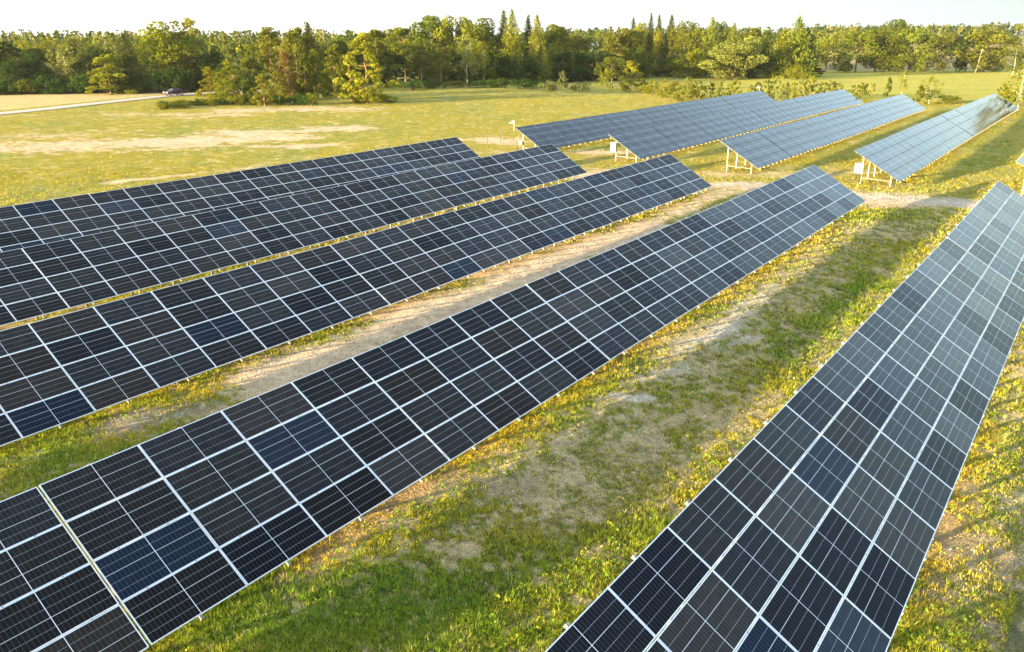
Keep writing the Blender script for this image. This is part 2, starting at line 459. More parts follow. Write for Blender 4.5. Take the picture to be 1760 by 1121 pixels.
def cell_mat(name, lx, ly, kind, flip):
    m, nt, p = new_mat(name)
    uv = node(nt, 'ShaderNodeUVMap'); uv.uv_map = 'UVMap'
    sep = node(nt, 'ShaderNodeSeparateXYZ'); nt.links.new(uv.outputs[0], sep.inputs[0])
    U, V = sep.outputs[0], sep.outputs[1]
    oi = node(nt, 'ShaderNodeObjectInfo')
    tc = node(nt, 'ShaderNodeTexCoord')
    no = node(nt, 'ShaderNodeTexNoise'); no.inputs['Scale'].default_value = 1.2; no.inputs['Detail'].default_value = 3
    nt.links.new(tc.outputs['Object'], no.inputs['Vector'])
    base = mix_rgb(nt, 1.0, oi.outputs['Color'], math_n(nt, 'MULTIPLY_ADD', no.outputs[0], 0.5), 'MULTIPLY')
    for n in nt.nodes:
        if n.type == 'MATH' and n.operation == 'MULTIPLY_ADD': n.inputs[2].default_value = 0.75
    if kind == 'bright':
        # fine fingers across, four busbar bands (one bold), bold mid line, pale margin
        f = math_n(nt, 'FRACT', math_n(nt, 'MULTIPLY', U, 24.0 / lx))
        fine = math_n(nt, 'ADD', band(nt, f, 0.0, 0.025, 0.03), band(nt, f, 1.0, 0.025, 0.03), clamp=True)
        c = mix_rgb(nt, math_n(nt, 'MULTIPLY', fine, 0.55), base, (0.16, 0.18, 0.20))
        bold = 0.6 if not flip else 0.4
        for k in (0.2, 0.4, 0.6, 0.8):
            b_ = band(nt, V, k * ly, 0.0045 if abs(k - bold) < 0.01 else 0.0022, 0.002)
            c = mix_rgb(nt, math_n(nt, 'MULTIPLY', b_, 0.95 if abs(k - bold) < 0.01 else 0.75), c, (0.66, 0.68, 0.72) if abs(k - bold) < 0.01 else (0.50, 0.52, 0.56))
        c = mix_rgb(nt, band(nt, U, lx / 2, 0.006, 0.002), c, (0.80, 0.82, 0.86))
        ex = math_n(nt, 'MINIMUM', U, math_n(nt, 'SUBTRACT', lx, U)); ey = math_n(nt, 'MINIMUM', V, math_n(nt, 'SUBTRACT', ly, V))
        e = math_n(nt, 'MINIMUM', ex, ey)
        c = mix_rgb(nt, math_n(nt, 'LESS_THAN', e, 0.007), c, (0.78, 0.80, 0.84))
    else:
        c = base
        b1 = band(nt, U, lx / 2, 0.014, 0.006); b2 = band(nt, V, ly / 2, 0.014, 0.006)
        c = mix_rgb(nt, math_n(nt, 'MULTIPLY', math_n(nt, 'MAXIMUM', b1, b2), 0.8), c, (0.50, 0.53, 0.56))
        fx = math_n(nt, 'FRACT', math_n(nt, 'MULTIPLY', U, 24.0 / lx)); fy = math_n(nt, 'FRACT', math_n(nt, 'MULTIPLY', V, 6.0 / ly))
        dots = math_n(nt, 'MULTIPLY', band(nt, fx, 0.5, 0.06, 0.04), band(nt, fy, 0.5, 0.04, 0.04))
        c = mix_rgb(nt, math_n(nt, 'MULTIPLY', dots, 0.25), c, (0.3, 0.32, 0.33))
    # thin uneven film of dust, different on every module
    dn = node(nt, 'ShaderNodeTexNoise'); dn.inputs['Scale'].default_value = 3.5; dn.inputs['Detail'].default_value = 5
    nt.links.new(tc.outputs['Object'], dn.inputs['Vector'])
    du = math_n(nt, 'MULTIPLY', math_n(nt, 'MULTIPLY', dn.outputs[0], dn.outputs[0]), math_n(nt, 'MULTIPLY', oi.outputs['Random'], 0.11))
    c = mix_rgb(nt, du, c, (0.34, 0.30, 0.25))
    nt.links.new(c, p.inputs['Base Color'])
    p.inputs['Roughness'].default_value = 0.07 if kind == 'bright' else 0.09
    p.inputs['IOR'].default_value = 1.5
    if kind == 'bright':
        sp_ = math_n(nt, 'MULTIPLY_ADD', oi.outputs['Random'], 0.10); nt.nodes[-1].inputs[2].default_value = 0.035
        nt.links.new(sp_, p.inputs['Specular IOR Level'])
    else: p.inputs['Specular IOR Level'].default_value = 0.18
    n2 = node(nt, 'ShaderNodeTexNoise'); n2.inputs['Scale'].default_value = 1.6; n2.inputs['Detail'].default_value = 1
    nt.links.new(tc.outputs['Object'], n2.inputs['Vector'])
    bp = node(nt, 'ShaderNodeBump'); bp.inputs['Strength'].default_value = 0.04; bp.inputs['Distance'].default_value = 0.02
    nt.links.new(n2.outputs[0], bp.inputs['Height']); nt.links.new(bp.outputs[0], p.inputs['Normal'])
    return m

NEAR = dict(W=2.080, H=1.0408, gapx=0.020, gapy=0.018, fr=0.012)
FARP = dict(W=(8.6725 - 0.07) / 4, H=4.137 / 4, gapx=0.020, gapy=0.022, fr=0.012)

def frame_mesh(name, lx, ly, fr, mat, depth=0.045):
    v = []; f = []
    for z in (0, -depth):
        v += [(0, 0, z), (lx, 0, z), (lx, -ly, z), (0, -ly, z)]
        v += [(fr, -fr, z), (lx - fr, -fr, z), (lx - fr, -ly + fr, z), (fr, -ly + fr, z)]
    for i in range(4):
        j = (i + 1) % 4
        f += [(j, i, i + 4, j + 4), (i, j, j + 8, i + 8), (i + 8, j + 8, j + 12, i + 12), (j + 4, i + 4, i + 12, j + 12)]
    me = bpy.data.meshes.new(name); me.from_pydata(v, [], f); me.materials.append(mat); me.update(); return me

def sheet_mesh(name, lx, ly, fr, mat, back):
    """cell sheet under glass with a white back"""
    a = fr; zt, zb = -0.003, -0.009
    v = [(a, -a, zt), (lx - a, -a, zt), (lx - a, -ly + a, zt), (a, -ly + a, zt)]
    v += [(x, y, zb) for x, y, _ in v]
    f = [(0, 3, 2, 1), (4, 5, 6, 7)]
    me = bpy.data.meshes.new(name); me.from_pydata(v, [], f)
    me.materials.append(mat); me.materials.append(back)
    me.polygons[1].material_index = 1
    uvl = me.uv_layers.new(name='UVMap')
    for poly in me.polygons:
        for li in poly.loop_indices:
            co = me.vertices[me.loops[li].vertex_index].co
            uvl.data[li].uv = (co.x - a, co.y + ly - a)
    me.update(); return me

def spec(D, kind):
    lx, ly = D['W'] - D['gapx'], D['H'] - D['gapy']
    D['frame'] = frame_mesh('solar_panel', lx, ly, D['fr'], M['alu'] if kind == 'bright' else M['black_alu'])
    D['sheets'] = [sheet_mesh('cell_sheet', lx, ly, D['fr'], cell_mat('solar_cells_%s_%d' % (kind, k), lx - 2 * D['fr'], ly - 2 * D['fr'], kind, k), M['backsheet']) for k in (0, 1)]
    L = D['H'] * 4
    # rafter: runs up the slope under the panels and sticks out at both ends
    b = MB(); b.box(-0.03, 0.03, -L - 0.05, 0.05, -0.145, -0.085); b.box(-0.035, 0.035, 0.03, 0.06, -0.15, -0.07); b.box(-0.035, 0.035, -L - 0.06, -L - 0.03, -0.15, -0.08)
    D['rafter'] = b.mesh('rafter', [M['galv']])
    b = MB(); b.box(0.05, D['W'] * 4 - 0.05, -0.03, 0.03, -0.084, -0.037)
    D['purlin'] = b.mesh('purlin', [M['galv']])
    b = MB(); b.box(-0.045, 0.045, -0.007, 0.007, -3.2, 0); b.box(-0.045, -0.033, -0.04, 0.04, -3.2, -0.001); b.box(0.033, 0.045, -0.04, 0.04, -3.2, -0.001)
    D['post'] = b.mesh('post', [M['galv']])
    b = MB(); b.box(-0.022, 0.022, -0.012, 0.012, -0.004, 0.006); b.box(-0.006, 0.006, -0.006, 0.006, 0.006, 0.010)
    D['clamp'] = b.mesh('clamp', [M['galv']])
spec(NEAR, 'bright'); spec(FARP, 'black')

YAW = math.atan2(AZ_U[1], AZ_U[0])
def cell_colour(r, kind):
    k = r.random()
    if kind == 'black': c = (0.022, 0.026, 0.032)
    elif k < 0.08: c = (0.006, 0.012, 0.025)
    elif k < 0.42: c = (0.006, 0.006, 0.010)
    elif k < 0.80: c = (0.007, 0.006, 0.006)
    else: c = (0.017, 0.012, 0.010)  # brown base tint stands in for warmer reflections on some modules
    s = r.uniform(0.85, 1.2)
    return (c[0] * s, c[1] * s, c[2] * s, 1)

def make_table(name, k0, k1, D, kind, label, group, seed, flip=False, gap=0.0, brace=True, ncol=4):
    r = random.Random(seed)
    x0, y0, z0 = k0; x1, y1, z1 = k1
    g = float(ground_base(x0, y0))
    T = empty(name, (x0, y0, g), YAW)
    tag(T, label, 'solar table', group)
    L = math.hypot(x1 - x0, y1 - y0)
    slope = math.atan2(z1 - z0, L)
    # plane frame in the table's own axes: x along the row, y up the slope
    PM = Matrix.Translation((0, 0, z0 - g)) @ Matrix.Rotation(-slope, 4, 'Y') @ Matrix.Rotation(TILT, 4, 'X')
    lx, ly = D['W'] - D['gapx'], D['H'] - D['gapy']
    for i in range(ncol):
        for j in range(4):
            jit = Matrix.Rotation(r.gauss(0, 0.0040), 4, 'X') @ Matrix.Rotation(r.gauss(0, 0.0022), 4, 'Y')
            ml = PM @ Matrix.Translation((i * D['W'] + D['gapx'] / 2, -j * D['H'] - D['gapy'] / 2, 0.001 * r.random())) @ jit
            p = link_mesh('solar_panel', D['frame'], T, ml)
            s = link_mesh('cell_sheet', D['sheets'][1 if flip else 0], p)
            s.color = cell_colour(r, kind)
    cosT, sinT = math.cos(TILT), math.sin(TILT)
    nr = 4 if kind == 'bright' else 8
    for i in range(nr):
        xx = (i + 0.5) * D['W'] * 4 / nr
        link_mesh('rafter', D['rafter'], T, PM @ Matrix.Translation((xx, 0, 0)))
        if kind == 'bright' or i % 2 == 0:
            for d in (0.66, 2.85):
                zz = z0 - g + math.tan(slope) * xx - d * math.tan(TILT) - 0.165
                link_mesh('post', D['post'], T, Matrix.Translation((xx, -d, zz)))
    for j in range(4):
        for t in (0.24, 0.76):
            link_mesh('purlin', D['purlin'], T, PM @ Matrix.Translation((0, -(j + t) * D['H'], 0)))
    if kind == 'bright':
        for j in (1, 2, 3):
            for i in range(4):
                for t in (0.25, 0.75):
                    link_mesh('clamp', D['clamp'], T, PM @ Matrix.Translation(((i + t) * D['W'], -j * D['H'], 0)))
    if brace:
        b = MB(); b.tube((xx_first(D, nr), -0.66, 0.5), (xx_first(D, nr), -2.85, 0.42), 0.035, 0.035, 6)
        link_mesh('tie_bar', b.mesh('tie_bar', [M['galv']]), T)
    return T
def xx_first(D, nr): return 0.5 * D['W'] * 4 / nr

ORD = ['far end', 'second', 'third', 'fourth', 'fifth', 'sixth', 'seventh', 'eighth', 'ninth']
ROWTXT = {1: ('leftmost white-framed row', 'leftmost row of white-framed tables'),
          2: ('second white-framed row from the left', 'second row of white-framed tables'),
          3: ('white-framed row beside the sandy strip', 'third row of white-framed tables'),
          4: ('long central white-framed row', 'central row of white-framed tables'),
          5: ('rightmost white-framed row', 'rightmost row of white-framed tables'),
          6: ('leftmost frameless row', 'first far row of black tables'),
          7: ('second frameless row', 'second far row of black tables'),
          8: ('third frameless row', 'third far row of black tables'),
          9: ('frameless row that mirrors trees', 'fourth far row of black tables')}

ROWS = [
(1,[(-35.182,32.915,2.282),(-30.154,39.555,2.362),(-25.126,46.194,2.443),(-20.098,52.834,2.500),(-15.070,59.474,2.560),(-10.042,66.114,2.634),(-5.014,72.754,2.688)]),
(2,[(-26.763,27.014,2.219),(-21.736,33.654,2.308),(-16.708,40.293,2.396),(-11.680,46.933,2.472),(-6.652,53.573,2.603),(-1.624,60.213,2.673),(3.404,66.853,2.763)]),
(3,[(-23.133,13.671,2.226),(-18.105,20.310,2.301),(-13.077,26.950,2.376),(-8.049,33.590,2.432),(-3.021,40.230,2.540),(2.007,46.870,2.609),(7.035,53.510,2.691),(12.062,60.150,2.789)]),
(4,[(-14.579,7.015,2.391),(-9.551,13.655,2.440),(-4.523,20.295,2.491),(0.505,26.935,2.582),(5.533,33.575,2.654),(10.561,40.215,2.745),(15.589,46.855,2.859),(20.617,53.494,2.914)]),
(5,[(-1.013,6.895,2.681),(4.015,13.535,2.644),(9.043,20.175,2.654),(14.071,26.815,2.698),(19.098,33.455,2.725),(24.126,40.095,2.804),(29.154,46.735,2.911)]),
(6,[(0.392,82.220,2.598),(5.628,89.134,2.628),(10.863,96.048,2.678),(16.099,102.962,2.746),(21.334,109.876,2.816),(26.570,116.790,2.878),(31.805,123.704,2.932),(37.041,130.617,2.985),(42.276,137.531,3.053)]),
(7,[(9.123,75.268,2.655),(14.358,82.182,2.728),(19.593,89.096,2.791),(24.829,96.010,2.863),(30.064,102.924,2.943),(35.300,109.838,3.038),(40.535,116.752,3.100),(45.771,123.666,3.144),(51.006,130.580,3.184),(56.242,137.493,3.232)]),
(8,[(17.847,68.158,2.846),(23.083,75.072,2.894),(28.318,81.985,2.920),(33.554,88.899,2.949),(38.789,95.813,3.003),(44.025,102.727,3.095),(49.260,109.641,3.178),(54.496,116.555,3.232),(59.731,123.469,3.212)]),
(9,[(26.432,61.037,2.916),(31.668,67.951,2.924),(36.903,74.865,3.005),(42.139,81.779,3.094),(47.374,88.692,3.147),(52.610,95.606,3.185),(57.845,102.520,3.242),(63.081,109.434,3.304),(68.316,116.348,3.321),(73.552,123.262,3.315)]),
]
for r, ks in ROWS:
    txt, grp = ROWTXT[r]
    n = len(ks) - 1
    for k in range(n):
        rr = random.Random(r * 31 + k)
        e = n - 1 - k
        kind = 'bright' if r <= 5 else 'black'
        frm = 'dark table' if kind == 'bright' else 'black table'
        if e == 0: pos = 'at the far end of the'
        elif k == 0 and r > 5: pos = 'at the near end of the'
        else: pos = ORD[e] + ' from the far end of the'
        D = NEAR if kind == 'bright' else FARP
        p, q = Vector(ks[k]), Vector(ks[k + 1])
        p = p + Vector((0, 0, rr.gauss(0, 0.012))); q = q + Vector((0, 0, rr.gauss(0, 0.012)))   # tables never quite in line
        if r == 4 and k == 0:
            sh = (q - p).normalized() * 0.018; p = p - sh; q = q - sh
        make_table('solar_table', p, q, D, kind, '%s, %s %s' % (frm, pos, txt), grp, r * 100 + k, flip=(r == 4 and k == 0), brace=(k in (0,)))
# the corner of one more table at the right edge of the picture
e0 = Vector((34.87, 54.33, 2.99)); e1 = e0 + Vector((AZ_U[0] * 8.67, AZ_U[1] * 8.67, 0.05))
make_table('solar_table', e0, e1, FARP, 'black', 'lone table corner entering at the right picture edge on shaded grass', 'far rows of black tables', 999)

# ------------------------------------------------------------------ foliage
def foliage_mat(name, attr_var=0.5):
    m, nt, p = new_mat(name)
    nt.nodes.remove(p)
    out = nt.nodes['Material Output']
    oi = node(nt, 'ShaderNodeObjectInfo'); at_ = node(nt, 'ShaderNodeAttribute'); at_.attribute_name = 'tint'
    c = mix_rgb(nt, 1.0, oi.outputs['Color'], at_.outputs['Color'], 'MULTIPLY')
    d = node(nt, 'ShaderNodeBsdfDiffuse'); t = node(nt, 'ShaderNodeBsdfTranslucent'); mx = node(nt, 'ShaderNodeMixShader')
    mx.inputs[0].default_value = 0.30
    nt.links.new(c, d.inputs[0])
    c2 = mix_rgb(nt, 1.0, c, (1.5, 1.5, 0.8), 'MULTIPLY')
    nt.links.new(c2, t.inputs[0])
    nt.links.new(d.outputs[0], mx.inputs[1]); nt.links.new(t.outputs[0], mx.inputs[2]); nt.links.new(mx.outputs[0], out.inputs[0])
    return m
M['leaf'] = foliage_mat('foliage')
M['bark'] = simple_mat('bark_brown', (0.16, 0.11, 0.075), 0.9, 0, 0.3, 3.0, 0.4)
M['bark_pine'] = simple_mat('bark_pine', (0.34, 0.19, 0.10), 0.9, 0, 0.3, 3.0, 0.4)
def birch_mat():
    m, nt, p = new_mat('bark_birch')
    tc = node(nt, 'ShaderNodeTexCoord'); mp = node(nt, 'ShaderNodeMapping'); mp.inputs['Scale'].default_value = (2, 2, 9)
    no = node(nt, 'ShaderNodeTexNoise'); no.inputs['Scale'].default_value = 2.0
    nt.links.new(tc.outputs['Object'], mp.inputs[0]); nt.links.new(mp.outputs[0], no.inputs['Vector'])
    c = mix_rgb(nt, math_n(nt, 'GREATER_THAN', no.outputs[0], 0.62), (0.62, 0.58, 0.50), (0.10, 0.09, 0.08))
    nt.links.new(c, p.inputs['Base Color']); p.inputs['Roughness'].default_value = 0.8
    return m
M['bark_birch'] = birch_mat()

def rand_dirs(rng, n):
    v = rng.normal(size=(n, 3)); return v / np.linalg.norm(v, axis=1)[:, None]

def leaf_quads(rng, C, size, normal=None, nb=0.0, aspect=1.0):
    """one small quad per centre; nb = how far the leaves face along the given normal"""
    n = len(C)
    nrm = rand_dirs(rng, n)
    if normal is not None:
        nrm = nrm * (1 - nb) + normal * nb
        nrm /= np.linalg.norm(nrm, axis=1)[:, None]
    t = np.cross(nrm, rand_dirs(rng, n)); t /= np.linalg.norm(t, axis=1)[:, None] + 1e-9
    b = np.cross(nrm, t)
    s = (size * rng.uniform(0.6, 1.35, n))[:, None] * 0.5
    V = np.stack([C - t * s, C - b * s * aspect * 0.8, C + t * s, C + b * s * aspect * 0.8], 1)
    return V.reshape(-1, 3)

def crown_mesh(name, kind, seed):
    """crown about 1 high in z (0..1) and about +-0.5 wide; x, y scaled later"""
    rng = np.random.default_rng(seed)
    P = []; NN = []; T = []
    size = 0.045
    def shell(c, rad, n, t):
        d = rand_dirs(rng, n); k = rng.uniform(0.55, 1.0, n) ** 0.5
        P.append(np.array(c) + d * np.array(rad) * k[:, None]); NN.append(d); T.append(np.full(n, t))
    if kind == 'round':
        for _ in range(32):
            z = rng.uniform(0.07, 0.93); w = 0.40 * math.sqrt(max(0.05, 1 - ((z - 0.50) / 0.52) ** 2))
            a = rng.uniform(0, 6.28); q = w * rng.uniform(0.25, 1.0)
            R = rng.uniform(0.08, 0.16)
            shell((q * math.cos(a), q * math.sin(a), min(z, 1 - R * 0.8)), (R, R, R * 0.8), int(14000 * R * R), rng.uniform(0.8, 1.25))
        size = 0.031
    elif kind == 'oval':     # ash or aspen, taller, several upright masses
        for _ in range(30):
            z = rng.uniform(0.08, 0.95); w = 0.33 * math.sqrt(max(0.04, 1 - ((z - 0.48) / 0.55) ** 2))
            a = rng.uniform(0, 6.28); q = w * rng.uniform(0.1, 1.1); R = rng.uniform(0.07, 0.12)
            shell((q * math.cos(a), q * math.sin(a), min(z, 0.97 - R)), (R, R, R * 1.3), int(15000 * R * R), rng.uniform(0.8, 1.25))
        size = 0.030
    elif kind == 'birch':
        for _ in range(34):
            z = rng.uniform(0.22, 0.97); w = 0.26 * math.sqrt(max(0.03, 1 - ((z - 0.52) / 0.50) ** 2))
            a = rng.uniform(0, 6.28); q = w * rng.uniform(0.2, 1.1); R = rng.uniform(0.035, 0.065)
            shell((q * math.cos(a), q * math.sin(a), min(z, 0.92)), (R, R, R * 2.2), int(17000 * R * R), rng.uniform(0.75, 1.25))
        size = 0.030
    elif kind == 'spruce':
        lv = 24
        for l in range(lv):
            z = 0.05 + 0.93 * (l / (lv - 1)) ** 0.95
            Rm = 0.47 * (1 - z) ** 0.68 + 0.010
            nb = max(4, int(13 * (1 - z) + 4))
            for k in range(nb):
                a = 6.283 * (k + rng.uniform(-0.35, 0.35)) / nb + l * 1.3
                R = Rm * rng.uniform(0.72, 1.12); n = int(14 + 75 * R)
                t = rng.uniform(0.15, 1, n)
                c = np.column_stack([np.cos(a) * R * t, np.sin(a) * R * t, z - 0.09 * R * t * 2.2 + 0.05 * R * (t > 0.8)])
                c += rng.normal(0, 0.012, (n, 3)) * (1 + 1.2 * t[:, None])
                P.append(c); NN.append(np.tile((math.cos(a) * 0.4, math.sin(a) * 0.4, 0.8), (n, 1))); T.append(np.full(n, rng.uniform(0.8, 1.2)) * (0.8 + 0.35 * t))
        size = 0.028
    elif kind == 'pine':
        for _ in range(46):
            z = rng.uniform(0.30, 0.97); w = 0.36 * (1.12 - z) ** 0.7
            a = rng.uniform(0, 6.28); q = w * rng.uniform(0.25, 1.1); R = rng.uniform(0.06, 0.125) * (1.25 - 0.5 * z)
            shell((q * math.cos(a), q * math.sin(a), min(z, 0.96)), (R, R, R * 0.45), int(11000 * R * R), rng.uniform(0.75, 1.25))
        size = 0.034
    elif kind == 'pine_low':   # open-grown pine clothed to the ground
        for _ in range(66):
            z = rng.uniform(0.05, 0.97); w = 0.44 * (1.08 - z) ** 0.75
            a = rng.uniform(0, 6.28); q = w * rng.uniform(0.3, 1.1); R = rng.uniform(0.05, 0.11) * (1.25 - 0.5 * z)
            shell((q * math.cos(a), q * math.sin(a), min(z, 0.96)), (R, R, R * 0.5), int(11000 * R * R), rng.uniform(0.75, 1.25))
        size = 0.034
    elif kind == 'young':
        for _ in range(34):
            z = rng.uniform(0.03, 0.95); w = 0.42 * (1.0 - z) ** 0.8 + 0.03
            a = rng.uniform(0, 6.28); q = w * rng.uniform(0.2, 1.0)
            n = 46; t = rng.uniform(0, 1, n)
            c = np.column_stack([np.cos(a) * (q + 0.06 * t), np.sin(a) * (q + 0.06 * t), z + 0.11 * t]) + rng.normal(0, 0.020, (n, 3))
            P.append(c); NN.append(np.tile((math.cos(a), math.sin(a), 0.5), (n, 1))); T.append(np.full(n, rng.uniform(0.75, 1.25)))
        for k in range(40):
            P.append(np.array([[0, 0, 0.82 + 0.18 * k / 40]]) + rng.normal(0, 0.014, (1, 3))); NN.append(np.array([[0, 0, 1.0]])); T.append(np.array([1.1]))
        size = 0.044
    elif kind == 'bush':
        for _ in range(30):
            a = rng.uniform(0, 6.28); q = 0.40 * math.sqrt(rng.uniform(0, 1)); top = 0.80 * math.sqrt(1 - (q / 0.52) ** 2)
            z = top * rng.uniform(0.2, 1.0); R = rng.uniform(0.09, 0.15)
            shell((q * math.cos(a), q * math.sin(a), z), (R, R, R * 1.3), int(4200 * R * R), rng.uniform(0.8, 1.2))
        size = 0.055
    P = np.vstack(P); NN = np.vstack(NN); T = np.concatenate(T)
    V = leaf_quads(rng, P, size, NN, 0.45)
    F = np.arange(len(V)).reshape(-1, 4)
    tint = (T * rng.uniform(0.7, 1.3, len(T)))
    hue = rng.uniform(-0.12, 0.12, len(T))
    col = np.column_stack([tint * (1 + hue), tint, tint * (1 - hue)])
    col = np.repeat(col, 4, axis=0)
    return np_mesh(name, V, F, [M['leaf']], colors=col)

def trunk_mesh(name, kind, seed):
    r = random.Random(seed); b = MB()
    mat = {'pine': 'bark_pine', 'pine_low': 'bark_pine', 'birch': 'bark_birch', 'young': 'bark', 'oval': 'bark'}.get(kind, 'bark')
    top = 0.9; w = {'birch': 0.010, 'young': 0.012, 'bush': 0.010}.get(kind, 0.017)
    pts = [Vector((0, 0, -0.03))]
    for k in range(1, 7):
        pts.append(Vector((r.uniform(-0.012, 0.012) * k / 2, r.uniform(-0.012, 0.012) * k / 2, top * k / 6)))
    if kind == 'bush':
        for k in range(5):
            a = k * 1.25; b.tube((0.02 * math.cos(a), 0.02 * math.sin(a), -0.03), (0.28 * math.cos(a), 0.28 * math.sin(a), 0.5), w, w * 0.4, 5)
    else:
        for k in range(6):
            b.tube(pts[k], pts[k + 1], w * (1 - k / 6.5), w * (1 - (k + 1) / 6.5), 7, cap=False)
        nb = {'spruce': 0, 'young': 4}.get(kind, 11)
        for k in range(nb):
            z = r.uniform(0.25 if kind != 'pine_low' else 0.1, 0.8); a = r.uniform(0, 6.28); L = 0.26 * (1.1 - z)
            base = Vector((0, 0, z)); i = min(5, int(z / top * 6)); base = pts[i].lerp(pts[i + 1], z / top * 6 - i)
            b.tube(base, base + Vector((math.cos(a) * L, math.sin(a) * L, L * r.uniform(0.1, 0.7))), w * 0.38, w * 0.12, 5, cap=False)
    return b.mesh(name, [M[mat]], smooth=True)

PROTO = {}
for kind, nv in (('round', 4), ('oval', 3), ('birch', 2), ('spruce', 3), ('pine', 3), ('pine_low', 2), ('young', 3), ('bush', 3)):
    PROTO[kind] = [(crown_mesh('crown', kind, 100 + i * 7 + len(kind) * 31), trunk_mesh('trunk', kind, 40 + i)) for i in range(nv)]

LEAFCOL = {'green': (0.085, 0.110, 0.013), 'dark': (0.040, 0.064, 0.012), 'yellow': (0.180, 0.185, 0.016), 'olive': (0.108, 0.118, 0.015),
           'pale': (0.21, 0.225, 0.050), 'pine': (0.130, 0.140, 0.016), 'spruce': (0.066, 0.078, 0.015), 'rust_or_sunlit': (0.21, 0.15, 0.045), 'tan': (0.20, 0.185, 0.05),
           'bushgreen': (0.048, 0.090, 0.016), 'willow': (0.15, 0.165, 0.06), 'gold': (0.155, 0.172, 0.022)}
_tn = [0]
NAMES = {'round': 'broadleaf_tree', 'oval': 'broadleaf_tree', 'birch': 'birch_tree', 'spruce': 'spruce_tree', 'pine': 'pine_tree', 'pine_low': 'pine_tree', 'young': 'young_pine', 'bush': 'bush'}
CATS = {'bush': 'bush'}
def plant(kind, x, y, h, w, col, label, group=None, sink=0.0):
    _tn[0] += 1
    r = random.Random(_tn[0] * 17 + 3)
    cm, tm = PROTO[kind][_tn[0] % len(PROTO[kind])]
    o = empty(NAMES[kind], (x, y, float(ground_base(x, y)) - sink), r.uniform(0, 6.28))
    tag(o, label, CATS.get(kind, 'tree'), group)
    S = Matrix.Diagonal((w, w, h, 1))
    c = link_mesh('crown', cm, o, S)
    base = LEAFCOL[col]; k = r.uniform(0.88, 1.14); hh = r.uniform(-0.08, 0.08)
    c.color = (base[0] * k * (1 + hh), base[1] * k, base[2] * k, 1)
    wt = max(w, h * 0.5)
    link_mesh('trunk', tm, o, Matrix.Diagonal((wt, wt, h, 1)))
    return o

def tree_px(kind, cx, base, top, wpx, col, label, group=None, dist=None, sink=0.0):
    """a tree whose foot and top show at these rows of the photograph (or at a given distance when its foot is hidden)"""
    if dist is None: x, y = at(cx, base)
    else: x, y = at_dist(cx, dist * 1.11)
    h = top_h(cx, top, x, y)
    w = wpx / FPX * math.hypot(x, y)
    fac = {'round': 1.42, 'oval': 1.65, 'birch': 2.0, 'spruce': 1.45, 'pine': 1.55, 'pine_low': 1.3, 'young': 1.25, 'bush': 1.15}[kind]
    return plant(kind, x, y, max(h, 0.6) * 1.02, w * fac, col, label, group, sink)

